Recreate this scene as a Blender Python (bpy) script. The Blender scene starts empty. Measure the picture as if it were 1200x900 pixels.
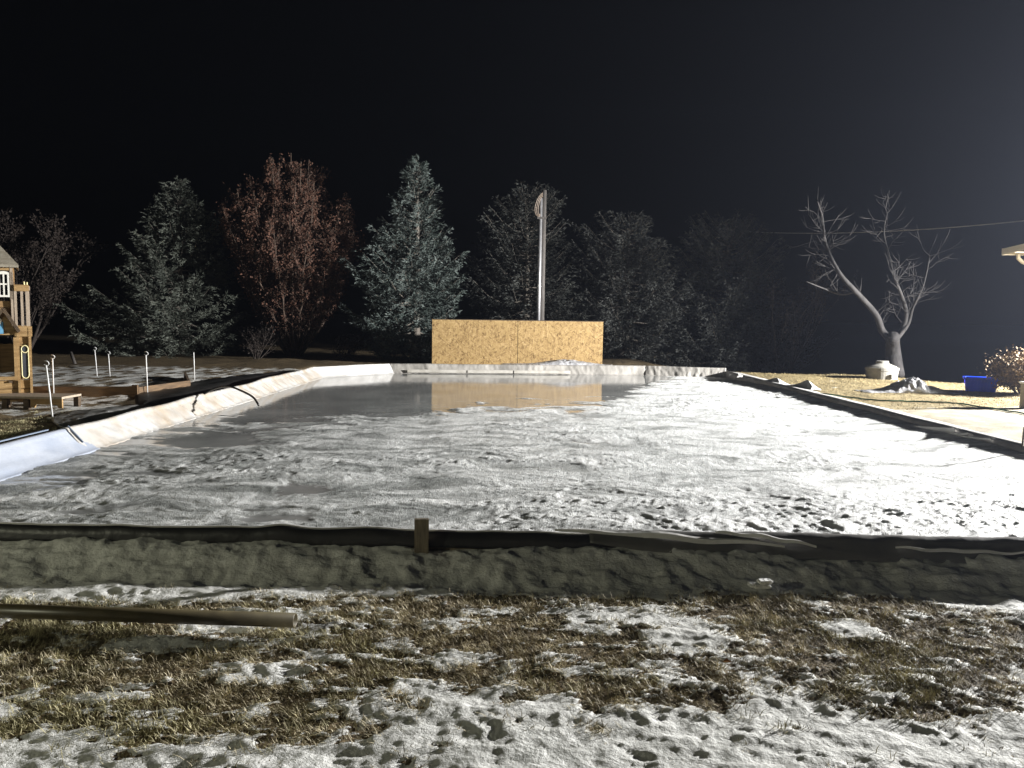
import bpy, math, random
import numpy as np
from mathutils import Vector, Matrix
random.seed(7); RNG = np.random.default_rng(11)
R = math.radians
S = bpy.context.scene
COL = S.collection

# ------------------------------------------------------------------ camera
F = 930.0
CAMZ = 1.75
CM = (Matrix.Rotation(R(0.31), 4, 'Z') @ Matrix.Rotation(R(90) - math.atan(80 / F), 4, 'X') @ Matrix.Rotation(R(0.8), 4, 'Z'))
cd = bpy.data.cameras.new('camera'); cam = bpy.data.objects.new('camera', cd); COL.objects.link(cam)
cam.matrix_world = Matrix.Translation((0, 0, CAMZ)) @ CM
cd.sensor_width = 36; cd.lens = F / 1200 * 36; cd.clip_end = 2000; cd.clip_start = .05
S.camera = cam

def ray(px, py):
    return CM.to_3x3() @ Vector(((px - 600) / F, -(py - 450) / F, -1))
def PZ(px, py, z):      # where the sight line to a photo pixel meets a level
    d = ray(px, py); t = (z - CAMZ) / d.z
    return Vector((d.x * t, d.y * t, z))
def PY(px, py, y):      # ... or a distance
    d = ray(px, py); t = y / d.y
    return Vector((d.x * t, y, CAMZ + d.z * t))

# ------------------------------------------------------------------ noise
_perm = np.random.default_rng(3).permutation(512).astype(np.int64)
_perm = np.concatenate([_perm, _perm]); _ang = np.random.default_rng(4).random(512) * 2 * np.pi
_gx, _gy = np.cos(_ang), np.sin(_ang)
def perlin(x, y, seed=0):
    x = np.asarray(x, float) + seed * 17.31; y = np.asarray(y, float) + seed * 9.73
    xi = np.floor(x).astype(np.int64); yi = np.floor(y).astype(np.int64); xf = x - xi; yf = y - yi
    u = xf * xf * xf * (xf * (xf * 6 - 15) + 10); v = yf * yf * yf * (yf * (yf * 6 - 15) + 10)
    def g(ix, iy, dx, dy):
        h = _perm[(_perm[ix & 511] + iy) & 511]
        return _gx[h] * dx + _gy[h] * dy
    a = g(xi, yi, xf, yf); b = g(xi + 1, yi, xf - 1, yf); c = g(xi, yi + 1, xf, yf - 1); d = g(xi + 1, yi + 1, xf - 1, yf - 1)
    return (a + u * (b - a)) * (1 - v) + (c + u * (d - c)) * v
def fbm(x, y, o=4, seed=0, gain=.5):
    s = 0; a = 1; n = 0
    for i in range(o):
        s = s + a * perlin(x * 2 ** i, y * 2 ** i, seed + i * 3); n += a; a *= gain
    return s / n * 1.6
def sm(a, b, x):
    t = np.clip((x - a) / (b - a), 0, 1); return t * t * (3 - 2 * t)

# ------------------------------------------------------------------ mesh helpers
class MB:
    def __init__(s): s.v = []; s.f = []
    def add(s, vs, fs):
        b = len(s.v); s.v += [tuple(v) for v in vs]; s.f += [tuple(b + i for i in f) for f in fs]; return s
    def box(s, c, size, rz=0, rx=0, ry=0, bev=0):
        M = Matrix.Translation(c) @ Matrix.Rotation(rz, 4, 'Z') @ Matrix.Rotation(ry, 4, 'Y') @ Matrix.Rotation(rx, 4, 'X')
        hx, hy, hz = [k / 2 for k in size]
        if bev <= 0:
            vs = [M @ Vector((x * hx, y * hy, z * hz)) for x in (-1, 1) for y in (-1, 1) for z in (-1, 1)]
            return s.add(vs, [(0, 1, 3, 2), (4, 6, 7, 5), (0, 4, 5, 1), (2, 3, 7, 6), (0, 2, 6, 4), (1, 5, 7, 3)])
        import bmesh
        bm = bmesh.new(); bmesh.ops.create_cube(bm, size=1)
        bmesh.ops.scale(bm, vec=size, verts=bm.verts)
        bmesh.ops.bevel(bm, geom=bm.edges[:], offset=bev, segments=2, affect='EDGES')
        bm.verts.index_update(); vs = [M @ v.co for v in bm.verts]; fs = [[v.index for v in f.verts] for f in bm.faces]
        bm.free(); return s.add(vs, fs)
    def bar(s, a, b, w, h, up=(0, 0, 1)):      # a board from a to b
        a = Vector(a); b = Vector(b); d = (b - a); n = d.normalized(); side = n.cross(Vector(up)).normalized(); u = side.cross(n)
        vs = [p + side * (i * w / 2) + u * (j * h / 2) for p in (a, b) for i, j in ((-1, -1), (1, -1), (1, 1), (-1, 1))]
        return s.add(vs, [(0, 3, 2, 1), (4, 5, 6, 7), (0, 1, 5, 4), (1, 2, 6, 5), (2, 3, 7, 6), (3, 0, 4, 7)])
    def tube(s, pts, r, n=8, cap=True):
        pts = [Vector(p) for p in pts]; rs = r if hasattr(r, '__len__') else [r] * len(pts)
        vs = []; prev = None
        for i, p in enumerate(pts):
            t = (pts[min(i + 1, len(pts) - 1)] - pts[max(i - 1, 0)]).normalized()
            if prev is None: prev = t.orthogonal().normalized()
            a = prev - t * prev.dot(t)
            a = a.normalized() if a.length > 1e-6 else t.orthogonal().normalized()
            prev = a; b = t.cross(a)
            for k in range(n):
                th = 2 * math.pi * k / n; vs.append(p + (a * math.cos(th) + b * math.sin(th)) * rs[i])
        fs = [(i * n + k, i * n + (k + 1) % n, (i + 1) * n + (k + 1) % n, (i + 1) * n + k) for i in range(len(pts) - 1) for k in range(n)]
        if cap: fs += [tuple(range(n - 1, -1, -1)), tuple((len(pts) - 1) * n + k for k in range(n))]
        return s.add(vs, fs)
    def lathe(s, c, prof, n=32):
        vs = [(c[0] + r * math.cos(2 * math.pi * k / n), c[1] + r * math.sin(2 * math.pi * k / n), c[2] + z) for r, z in prof for k in range(n)]
        fs = [(i * n + k, i * n + (k + 1) % n, (i + 1) * n + (k + 1) % n, (i + 1) * n + k) for i in range(len(prof) - 1) for k in range(n)]
        fs += [tuple(range(n - 1, -1, -1)), tuple((len(prof) - 1) * n + k for k in range(n))]
        return s.add(vs, fs)
    def prism(s, poly, y0, y1):      # an outline in XZ given a thickness along Y
        n = len(poly); vs = [(x, y0, z) for x, z in poly] + [(x, y1, z) for x, z in poly]
        return s.add(vs, [tuple(range(n)), tuple(range(2 * n - 1, n - 1, -1))] + [(i, i + n, (i + 1) % n + n, (i + 1) % n) for i in range(n)])
    def build(s, name, mat, parent=None, loc=None, smooth=False):
        o = parent.location if parent is not None else Vector(loc if loc is not None else (0, 0, 0))
        if parent is not None and parent.parent is not None: o = parent.parent.location
        me = bpy.data.meshes.new(name)
        me.from_pydata([tuple(Vector(v) - o) for v in s.v], [], s.f)
        me.materials.append(mat)
        import bmesh
        bm = bmesh.new(); bm.from_mesh(me); bmesh.ops.recalc_face_normals(bm, faces=bm.faces[:]); bm.to_mesh(me); bm.free()
        if smooth: me.polygons.foreach_set('use_smooth', [True] * len(me.polygons))
        me.update()
        ob = bpy.data.objects.new(name, me); COL.objects.link(ob)
        if parent is not None: ob.parent = parent
        else: ob.location = o
        return ob

def npmesh(name, V, Fq, mat, parent=None, loc=(0, 0, 0), smooth=True, attrs=None):
    V = np.asarray(V, np.float32) - np.asarray(loc if parent is None else parent.location, np.float32)
    Fq = np.asarray(Fq, np.int32); k = Fq.shape[1]
    me = bpy.data.meshes.new(name); me.vertices.add(len(V)); me.vertices.foreach_set('co', V.ravel())
    me.loops.add(Fq.size); me.loops.foreach_set('vertex_index', Fq.ravel())
    me.polygons.add(len(Fq)); me.polygons.foreach_set('loop_start', np.arange(0, Fq.size, k, dtype=np.int32))
    try: me.polygons.foreach_set('loop_total', np.full(len(Fq), k, np.int32))
    except Exception: pass
    if smooth: me.polygons.foreach_set('use_smooth', np.ones(len(Fq), bool))
    for an, av in (attrs or {}).items():
        a = me.attributes.new(an, 'FLOAT', 'POINT'); a.data.foreach_set('value', np.asarray(av, np.float32).ravel())
    me.materials.append(mat); me.update(calc_edges=True)
    ob = bpy.data.objects.new(name, me); COL.objects.link(ob)
    if parent is not None: ob.parent = parent
    else: ob.location = loc
    return ob
def gridfaces(nx, ny):
    i = np.arange(nx - 1)[None, :]; j = np.arange(ny - 1)[:, None]; a = (j * nx + i)
    return np.stack([a, a + 1, a + nx + 1, a + nx], -1).reshape(-1, 4)

def tag(o, label=None, cat=None, group=None, kind=None):
    for k, v in (('label', label), ('category', cat), ('group', group), ('kind', kind)):
        if v: o[k] = v
    return o
def empty(name, loc, label, cat, group=None):
    o = bpy.data.objects.new(name, None); o.empty_display_size = .2; COL.objects.link(o); o.location = loc
    return tag(o, label, cat, group)

# ------------------------------------------------------------------ materials
def mat(name, col, rough=.6, col2=None, scale=6, detail=6, bump=0, bscale=40, spec=.5, coat=0, metal=0, stretch=(1, 1, 1), lo=.35, hi=.65, trans=0, coords='Object'):
    m = bpy.data.materials.new(name); m.use_nodes = True; nt = m.node_tree; N = nt.nodes; L = nt.links
    b = N['Principled BSDF']; b.inputs['Base Color'].default_value = (*col, 1); b.inputs['Roughness'].default_value = rough
    b.inputs['Specular IOR Level'].default_value = spec; b.inputs['Coat Weight'].default_value = coat; b.inputs['Metallic'].default_value = metal
    tc = N.new('ShaderNodeTexCoord'); mp = N.new('ShaderNodeMapping'); mp.inputs['Scale'].default_value = stretch
    L.new(tc.outputs[coords], mp.inputs['Vector'])
    if col2:
        n = N.new('ShaderNodeTexNoise'); n.inputs['Scale'].default_value = scale; n.inputs['Detail'].default_value = detail
        L.new(mp.outputs[0], n.inputs['Vector']); r = N.new('ShaderNodeValToRGB')
        r.color_ramp.elements[0].position = lo; r.color_ramp.elements[0].color = (*col, 1)
        r.color_ramp.elements[1].position = hi; r.color_ramp.elements[1].color = (*col2, 1)
        L.new(n.outputs[0], r.inputs[0]); L.new(r.outputs[0], b.inputs['Base Color'])
    if bump:
        n2 = N.new('ShaderNodeTexNoise'); n2.inputs['Scale'].default_value = bscale; n2.inputs['Detail'].default_value = 5
        L.new(mp.outputs[0], n2.inputs['Vector']); bp = N.new('ShaderNodeBump'); bp.inputs['Strength'].default_value = 1; bp.inputs['Distance'].default_value = bump
        L.new(n2.outputs[0], bp.inputs['Height']); L.new(bp.outputs[0], b.inputs['Normal'])
    if trans:
        t = N.new('ShaderNodeBsdfTranslucent'); mx = N.new('ShaderNodeMixShader'); mx.inputs[0].default_value = trans
        for lk in list(b.inputs['Base Color'].links): L.new(lk.from_socket, t.inputs['Color'])
        if not b.inputs['Base Color'].links: t.inputs['Color'].default_value = (*col, 1)
        L.new(b.outputs[0], mx.inputs[1]); L.new(t.outputs[0], mx.inputs[2]); L.new(mx.outputs[0], N['Material Output'].inputs[0])
    return m

def ground_mat():
    m = bpy.data.materials.new('yard ground'); m.use_nodes = True; nt = m.node_tree; N = nt.nodes; L = nt.links
    b = N['Principled BSDF']; tc = N.new('ShaderNodeTexCoord')
    def noise(sc, det=6):
        n = N.new('ShaderNodeTexNoise'); n.inputs['Scale'].default_value = sc; n.inputs['Detail'].default_value = det; L.new(tc.outputs['Object'], n.inputs['Vector']); return n
    def ramp(src, p0, c0, p1, c1):
        r = N.new('ShaderNodeValToRGB'); r.color_ramp.elements[0].position = p0; r.color_ramp.elements[0].color = (*c0, 1)
        r.color_ramp.elements[1].position = p1; r.color_ramp.elements[1].color = (*c1, 1); L.new(src, r.inputs[0]); return r
    def attr(n):
        a = N.new('ShaderNodeAttribute'); a.attribute_name = n; return a
    def mathn(op, a, bb):
        k = N.new('ShaderNodeMath'); k.operation = op
        for i, q in enumerate((a, bb)):
            if isinstance(q, float): k.inputs[i].default_value = q
            else: L.new(q, k.inputs[i])
        return k.outputs[0]
    def mixc(f, a, bb):
        x = N.new('ShaderNodeMix'); x.data_type = 'RGBA'; L.new(f, x.inputs[0]); L.new(a, x.inputs[6]); L.new(bb, x.inputs[7]); return x.outputs[2]
    soil = ramp(noise(45).outputs[0], .38, (.05, .035, .018), .62, (.24, .18, .10))
    straw = ramp(noise(24).outputs[0], .35, (.09, .07, .032), .65, (.30, .24, .125))
    green = ramp(noise(30).outputs[0], .35, (.025, .04, .012), .65, (.09, .12, .04))
    snow = ramp(noise(9).outputs[0], .3, (.58, .58, .55), .7, (.78, .78, .75))
    slab = ramp(noise(3).outputs[0], .3, (.24, .21, .15), .7, (.40, .36, .27))
    fn = noise(70, 4).outputs[0]
    def edge(an, w=.35):
        v = mathn('ADD', attr(an).outputs['Fac'], mathn('MULTIPLY', mathn('SUBTRACT', fn, .5), w))
        r = ramp(v, .42, (0, 0, 0), .58, (1, 1, 1)); return r.outputs[0]
    c = mixc(edge('straw'), soil.outputs[0], straw.outputs[0])
    c = mixc(edge('green'), c, green.outputs[0])
    c = mixc(edge('slab', .25), c, slab.outputs[0])
    sf = edge('snow', 1.1)
    c = mixc(sf, c, snow.outputs[0])
    L.new(c, b.inputs['Base Color']); b.inputs['Roughness'].default_value = .75; b.inputs['Specular IOR Level'].default_value = .25
    n1 = noise(55, 6); n2 = noise(260, 3)
    h = mathn('ADD', mathn('MULTIPLY', n1.outputs[0], 1.0), mathn('MULTIPLY', n2.outputs[0], .35))
    bp = N.new('ShaderNodeBump'); bp.inputs['Distance'].default_value = .007; bp.inputs['Strength'].default_value = 1
    L.new(h, bp.inputs['Height']); L.new(bp.outputs[0], b.inputs['Normal'])
    return m

def ice_mat():
    m = bpy.data.materials.new('rink ice'); m.use_nodes = True; nt = m.node_tree; N = nt.nodes; L = nt.links
    b = N['Principled BSDF']; tc = N.new('ShaderNodeTexCoord'); out = N['Material Output']
    def noise(sc, det=6, st=(1, 1, 1), dist=0):
        mp = N.new('ShaderNodeMapping'); mp.inputs['Scale'].default_value = st; L.new(tc.outputs['Object'], mp.inputs['Vector'])
        n = N.new('ShaderNodeTexNoise'); n.inputs['Scale'].default_value = sc; n.inputs['Detail'].default_value = det; n.inputs['Distortion'].default_value = dist
        L.new(mp.outputs[0], n.inputs['Vector']); return n.outputs[0]
    def ramp(src, p0, c0, p1, c1):
        r = N.new('ShaderNodeValToRGB'); r.color_ramp.elements[0].position = p0; r.color_ramp.elements[0].color = (*c0, 1)
        r.color_ramp.elements[1].position = p1; r.color_ramp.elements[1].color = (*c1, 1); L.new(src, r.inputs[0]); return r.outputs[0]
    b.inputs['Roughness'].default_value = .07; b.inputs['IOR'].default_value = 1.33
    L.new(ramp(noise(1.3, 5), .35, (.24, .245, .24), .7, (.38, .385, .375)), b.inputs['Base Color'])
    bp0 = N.new('ShaderNodeBump'); bp0.inputs['Distance'].default_value = .0012; L.new(noise(7, 4), bp0.inputs['Height']); L.new(bp0.outputs[0], b.inputs['Normal'])
    c = N.new('ShaderNodeBsdfPrincipled'); c.inputs['Roughness'].default_value = .42; c.inputs['Specular IOR Level'].default_value = .5
    a2 = N.new('ShaderNodeAttribute'); a2.attribute_name = 'tint'
    mc = N.new('ShaderNodeMix'); mc.data_type = 'RGBA'; L.new(a2.outputs['Fac'], mc.inputs[0])
    L.new(ramp(noise(14, 8), .3, (.19, .20, .193), .7, (.33, .34, .33)), mc.inputs[6]); L.new(ramp(noise(14, 8), .3, (.78, .79, .78), .6, (.92, .93, .92)), mc.inputs[7])
    L.new(mc.outputs[2], c.inputs['Base Color'])
    ad = N.new('ShaderNodeMath'); ad.operation = 'ADD'; L.new(noise(28, 8), ad.inputs[0]); L.new(noise(110, 4), ad.inputs[1])
    bp = N.new('ShaderNodeBump'); bp.inputs['Distance'].default_value = .017; L.new(ad.outputs[0], bp.inputs['Height']); L.new(bp.outputs[0], c.inputs['Normal'])
    a = N.new('ShaderNodeAttribute'); a.attribute_name = 'crust'
    k = N.new('ShaderNodeMath'); k.operation = 'MULTIPLY_ADD'; L.new(noise(30, 6), k.inputs[0]); k.inputs[1].default_value = .7; k.inputs[2].default_value = -.35
    k2 = N.new('ShaderNodeMath'); k2.operation = 'ADD'; L.new(a.outputs['Fac'], k2.inputs[0]); L.new(k.outputs[0], k2.inputs[1])
    f = ramp(k2.outputs[0], .35, (0, 0, 0), .65, (1, 1, 1))
    mx = N.new('ShaderNodeMixShader'); L.new(f, mx.inputs[0]); L.new(b.outputs[0], mx.inputs[1]); L.new(c.outputs[0], mx.inputs[2]); L.new(mx.outputs[0], out.inputs[0])
    return m

def osb_mat():
    m = bpy.data.materials.new('strand board'); m.use_nodes = True; nt = m.node_tree; N = nt.nodes; L = nt.links
    b = N['Principled BSDF']; tc = N.new('ShaderNodeTexCoord')
    cols = []
    for i, (rot, st, sc) in enumerate(((.5, (1, 1, 3.2), 13), (-.7, (1, 1, 3.6), 15), (1.5, (1, 1, 2.8), 19))):
        mp = N.new('ShaderNodeMapping'); mp.inputs['Rotation'].default_value = (0, rot, 0); mp.inputs['Location'].default_value = (i * 3.1, 0, i)
        mp2 = N.new('ShaderNodeMapping'); mp2.inputs['Scale'].default_value = st
        L.new(tc.outputs['Object'], mp.inputs['Vector']); L.new(mp.outputs[0], mp2.inputs['Vector'])
        v = N.new('ShaderNodeTexVoronoi'); v.inputs['Scale'].default_value = sc * .6; L.new(mp2.outputs[0], v.inputs['Vector'])
        sep = N.new('ShaderNodeSeparateColor'); L.new(v.outputs['Color'], sep.inputs[0])
        r = N.new('ShaderNodeValToRGB'); e = r.color_ramp.elements
        e[0].position = 0; e[0].color = (.10, .05, .016, 1); e[1].position = 1; e[1].color = (.50, .35, .17, 1)
        x = e.new(.10); x.color = (.18, .11, .045, 1); x = e.new(.3); x.color = (.32, .21, .09, 1); x = e.new(.72); x.color = (.38, .26, .11, 1)
        L.new(sep.outputs[0], r.inputs[0]); cols.append((r, sep))
    mx = N.new('ShaderNodeMix'); mx.data_type = 'RGBA'; n = N.new('ShaderNodeTexNoise'); n.inputs['Scale'].default_value = 22; n.inputs['Detail'].default_value = 1; L.new(tc.outputs['Object'], n.inputs['Vector'])
    r = N.new('ShaderNodeValToRGB'); r.color_ramp.elements[0].position = .48; r.color_ramp.elements[1].position = .52; L.new(n.outputs[0], r.inputs[0]); L.new(r.outputs[0], mx.inputs[0])
    L.new(cols[0][0].outputs[0], mx.inputs[6]); L.new(cols[1][0].outputs[0], mx.inputs[7])
    mx2 = N.new('ShaderNodeMix'); mx2.data_type = 'RGBA'; mx2.inputs[0].default_value = .4; L.new(mx.outputs[2], mx2.inputs[6]); L.new(cols[2][0].outputs[0], mx2.inputs[7])
    L.new(mx2.outputs[2], b.inputs['Base Color']); b.inputs['Roughness'].default_value = .7; b.inputs['Specular IOR Level'].default_value = .3
    return m

M = {}
M['ground'] = ground_mat(); M['ice'] = ice_mat(); M['osb'] = osb_mat()
M['liner'] = mat('white plastic liner', (.48, .47, .45), .28, (.66, .65, .63), 3, bump=.006, bscale=14, stretch=(1, 1, .5))
M['stained'] = mat('stained plastic liner', (.50, .49, .47), .30, (.42, .355, .28), 2.6, detail=5, bump=.008, bscale=9, stretch=(1, 1, .4), lo=.42, hi=.70)
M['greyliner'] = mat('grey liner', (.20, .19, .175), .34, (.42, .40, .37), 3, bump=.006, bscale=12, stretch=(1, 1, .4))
M['rightliner'] = mat('shaded side of liner', (.16, .155, .145), .5, (.28, .27, .25), 2.5, bump=.006, bscale=12)  # shade of the inner wall face is put into this darker liner colour
M['bluewhite'] = mat('blue white tarp', (.34, .38, .46), .4, (.42, .45, .51), 2.5, bump=.004, bscale=10)
M['tarpfold'] = mat('slate tarp edge', (.16, .20, .27), .5)
M['black'] = mat('black tarp', (.012, .012, .012), .45, (.022, .021, .02), 5, bump=.006, bscale=14)
M['flap'] = mat('charcoal tarp flap', (.09, .088, .082), .5, (.13, .125, .115), 4, bump=.006, bscale=10)
M['clear'] = mat('crumpled clear plastic', (.62, .62, .64), .18, (.85, .85, .87), 9, bump=.03, bscale=12, spec=1, trans=.5)
M['cedar'] = mat('cedar boards', (.26, .155, .06), .65, (.40, .26, .115), 5, bump=.003, bscale=20, stretch=(1, 1, 6))
M['cedar_h'] = mat('cedar siding', (.20, .115, .045), .65, (.33, .20, .085), 4, bump=.003, bscale=14, stretch=(1, 1, 9))
M['darkwood'] = mat('dark stained wood', (.05, .032, .018), .7, (.10, .065, .035), 6, bump=.003, stretch=(1, 1, 5))
M['palewood'] = mat('weathered spindles', (.34, .27, .20), .7, (.44, .36, .28), 6, stretch=(6, 6, 1))
M['bedwood'] = mat('garden bed planks', (.075, .045, .022), .75, (.15, .09, .042), 4, bump=.004, bscale=16, stretch=(1, 1, 8))
M['shingle'] = mat('playhouse roof boards', (.24, .21, .16), .7, (.34, .31, .25), 5, bump=.004, stretch=(1, 1, 10))
M['winwhite'] = mat('white window paint', (.78, .76, .70), .45)
M['glassdark'] = mat('dark panes', (.01, .012, .014), .08)
M['chalk'] = mat('chalkboard', (.035, .04, .05), .6, (.05, .055, .065), 10)
M['cream'] = mat('cream trim', (.80, .72, .40), .5)
M['skyblue'] = mat('faded blue sign', (.12, .33, .52), .5, (.2, .42, .6), 6)
M['pvc'] = mat('white pvc', (.72, .72, .72), .3)
M['post'] = mat('post lumber', (.12, .10, .07), .8, (.22, .18, .12), 8, bump=.003, bscale=30, stretch=(6, 6, 1))
M['pipe'] = mat('shaded tan pipe', (.055, .045, .024), .38, (.08, .066, .035), 12)  # plastic darkened, the shaded front is put into the colour
M['steel'] = mat('galvanised steel', (.50, .50, .52), .32, (.62, .62, .64), 7, metal=.7)
M['oldpole'] = mat('weathered pole', (.05, .045, .04), .8, (.09, .08, .075), 8, stretch=(6, 6, 1))
M['wire'] = mat('brown wire', (.16, .12, .09), .5)
M['cable'] = mat('grey cable', (.35, .34, .33), .4)
M['rubber'] = mat('black rubber', (.012, .012, .012), .35)
M['hose'] = mat('green hose', (.02, .10, .05), .35)
M['blue'] = mat('blue plastic tub', (.015, .07, .60), .35, (.025, .10, .7), 5, trans=.6)
M['drum'] = mat('concrete riser', (.17, .165, .145), .7, (.25, .24, .215), 6, bump=.004)
M['stucco'] = mat('cream stucco', (.27, .235, .17), .8, (.33, .29, .22), 14, bump=.003)
M['glassball'] = mat('white china', (.8, .8, .82), .25)
M['siding'] = mat('house siding', (.62, .56, .45), .6, (.68, .62, .50), 2)
M['trim'] = mat('cream fascia', (.72, .66, .54), .5)
M['roof'] = mat('asphalt shingles', (.05, .045, .04), .9, (.08, .075, .07), 20)
M['darktwig'] = mat('dark twigs', (.022, .016, .013), .85, (.045, .034, .028), 14)
M['bark'] = mat('grey bark', (.10, .085, .07), .85, (.20, .18, .155), 14, bump=.02, bscale=18, stretch=(1, 1, .3))
M['baredim'] = mat('dimmed flaky bark', (.010, .009, .009), .85, (.030, .027, .027), 6, bump=.02, bscale=14, stretch=(1, 1, .4))  # bark darkened so the colour carries the dim light on the tree
M['twig'] = mat('brown twigs', (.055, .036, .026), .85, (.10, .068, .05), 14)
M['needle'] = mat('blue spruce needles', (.045, .060, .054), .6, (.105, .125, .118), 2.2, detail=3, spec=.3)
M['needle_green'] = mat('grey green spruce needles', (.050, .058, .047), .6, (.11, .12, .10), 2.2, detail=3, spec=.3)
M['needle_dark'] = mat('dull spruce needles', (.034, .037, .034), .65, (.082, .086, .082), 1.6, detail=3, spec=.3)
M['needle_shade'] = mat('shaded spruce needles', (.020, .022, .020), .65, (.048, .051, .047), 1.6, detail=3, spec=.3)  # darker copy of the dull needles, dim light put into the colour
M['rustleaf'] = mat('rust brown leaves', (.05, .026, .018), .7, (.125, .062, .042), 3, detail=3, spec=.25)
M['dullleaf'] = mat('dull brown leaves', (.015, .011, .009), .7, (.032, .024, .020), 3, detail=3, spec=.25)
M['tanleaf'] = mat('dry tan leaves', (.11, .07, .037), .7, (.24, .17, .095), 4, detail=3, spec=.25)
M['grass'] = mat('dry grass', (.19, .158, .095), .7, (.70, .62, .43), 7, detail=6, spec=.25, lo=.38, hi=.66)
M['grass_green'] = mat('greenish dry grass', (.15, .135, .07), .7, (.54, .49, .29), 8, detail=5, spec=.25)
M['straw'] = mat('straw lawn', (.15, .115, .052), .7, (.42, .34, .18), 7, detail=5, spec=.25)
M['snow'] = mat('snow', (.80, .80, .78), .7, bump=.01, bscale=40)
M['deadleaf'] = mat('fallen leaf', (.30, .15, .05), .7)
M['fixture'] = mat('lamp housing', (.08, .08, .08), .4)

# ------------------------------------------------------------------ terrain
NEARY = 5.12; ICEZ = .22
RINK = [(-4.85, NEARY), (5.76, NEARY), (5.44, 20.6), (3.45, 21.2), (-3.3, 20.6), (-4.85, 18.8)]
def rinkdist(x, y):      # positive inside
    d = np.full(np.shape(x), 1e9)
    n = len(RINK)
    for i in range(n):
        (ax, ay), (bx, by) = RINK[i], RINK[(i + 1) % n]
        l = math.hypot(bx - ax, by - ay); nx, ny = -(by - ay) / l, (bx - ax) / l
        d = np.minimum(d, (x - ax) * nx + (y - ay) * ny)
    return d

ELL = [(230, 800, 230, 62, 1), (50, 775, 120, 42, 1), (10, 850, 45, 22, 1), (330, 845, 110, 24, 1), (440, 770, 90, 62, 1), (560, 742, 90, 30, 1), (600, 765, 55, 36, 1),
       (700, 748, 110, 36, 1), (640, 722, 70, 16, 1), (715, 805, 115, 24, 1), (900, 716, 100, 26, 1), (950, 755, 130, 48, 1), (1105, 745, 130, 50, 1),
       (1050, 795, 130, 30, 1), (1130, 822, 60, 14, 1), (1000, 702, 90, 14, 1), (90, 738, 150, 22, 1), (470, 712, 110, 16, 1), (820, 780, 40, 50, .6), (620, 815, 36, 16, 1), (1070, 828, 70, 14, 1),
       (120, 712, 180, 10, 1.3), (350, 706, 160, 7, 1.2), (600, 702, 200, 7, 1.1), (80, 722, 100, 10, 1), (540, 790, 80, 20, .8), (250, 745, 120, 10, .5)]
BARE = [(180, 752, 80, 10), (300, 785, 60, 14), (700, 728, 60, 12), (800, 740, 60, 20), (1000, 735, 36, 14), (1020, 690, 90, 8), (130, 812, 50, 6), (640, 830, 50, 10), (500, 800, 40, 8), (460, 748, 26, 9), (1140, 700, 60, 10), (520,775,20,8), (210,700,90,3)]
def ell_field(x, y, E):
    f = np.full(np.shape(x), -1.0)
    for e in E:
        c = PZ(e[0], e[1], .15); a = PZ(e[0] + e[2], e[1], .15); b0 = PZ(e[0], e[1] - e[3], .15); b1 = PZ(e[0], e[1] + e[3], .15)
        rx = abs(a.x - c.x); cy = (b0.y + b1.y) / 2; ry = abs(b0.y - b1.y) / 2
        w = e[4] if len(e) > 4 else 1
        f = np.maximum(f, w * (1 - ((x - c.x) / rx) ** 2 - ((y - cy) / ry) ** 2))
    return f
def fore_grass(x, y):
    g = -.04 + ell_field(x, y, ELL) * .75 + fbm(x * 3.2, y * 5.0, 4, 21) * 1.15 + fbm(x * 8, y * 14, 5, 25, .72) * 1.9
    b = ell_field(x, y, BARE)
    g = g - np.clip(b + .4, 0, 1) * .95
    g = np.where((y > 4.62 + .05 * perlin(x * 3, .5, 9)), -1, g)
    edge = sm(3.4, 4.2, np.abs(x)); g = g * (1 - edge) + edge * (fbm(x * 1.5, y * 1.5, 4, 5) * 2)
    return g
rr = np.random.default_rng(5)
FOOT = [(rr.uniform(-3.6, 3.6), rr.uniform(1.9, 3.5), rr.uniform(0, 6.28), rr.uniform(.35, 1.05)) for _ in range(150)]
FOOT += [(rr.uniform(-4, 4), rr.uniform(2.2, 4.4), rr.uniform(0, 6.28), rr.uniform(.5, .9)) for _ in range(30)]
def fore_snow_h(x, y):
    h = fbm(x * 1.6, y * 2.2, 3, 31) * .020 + fbm(x * 6, y * 8, 4, 33) * .009
    wx = x + fbm(x * 3, y * 3, 2, 41) * .15
    rd = 1 - np.abs(perlin(wx * 5, y * 8, 43)) * 2
    h = h + .006 * np.clip(rd, 0, 1) ** 2 + fbm(x * 18, y * 18, 4, 35, .6) * .006 + .005 * np.clip(fbm(wx * 23, y * 27, 3, 37) - .1, 0, 1)
    # boot prints: a pit with a pushed-up rim
    pit = np.zeros(np.shape(x))
    for fx, fy, a, s in FOOT:
        mk = (np.abs(x - fx) < .35) & (np.abs(y - fy) < .35)
        if not mk.any(): continue
        dx = x[mk] - fx; dy = y[mk] - fy
        u = (dx * math.cos(a) + dy * math.sin(a)) / (.135 * s); v = (-dx * math.sin(a) + dy * math.cos(a)) / (.052 * s)
        r = np.sqrt(u * u + v * v) + fbm(x[mk] * 11, y[mk] * 11, 3, 51) * 1.1
        pit[mk] += -.007 * s * (1 - sm(.0, 1.4, r)) + .004 * np.exp(-((r - 1.25) / .3) ** 2)
    return h + np.clip(pit, -.045, .02)
def G(x, y):
    x = np.asarray(x, float); y = np.asarray(y, float)
    fore = .125 + 0 * x
    side = np.where(x < 0, .35, .325 + .030 * sm(6, 14, y))
    edge = sm(4.9, 5.5, np.abs(x)) * sm(3.2, 6.5, y)
    edge = np.maximum(edge, sm(20.0, 21.6, y) * sm(6, 21, y))
    z = fore * (1 - edge) + side * edge
    return z
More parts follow.
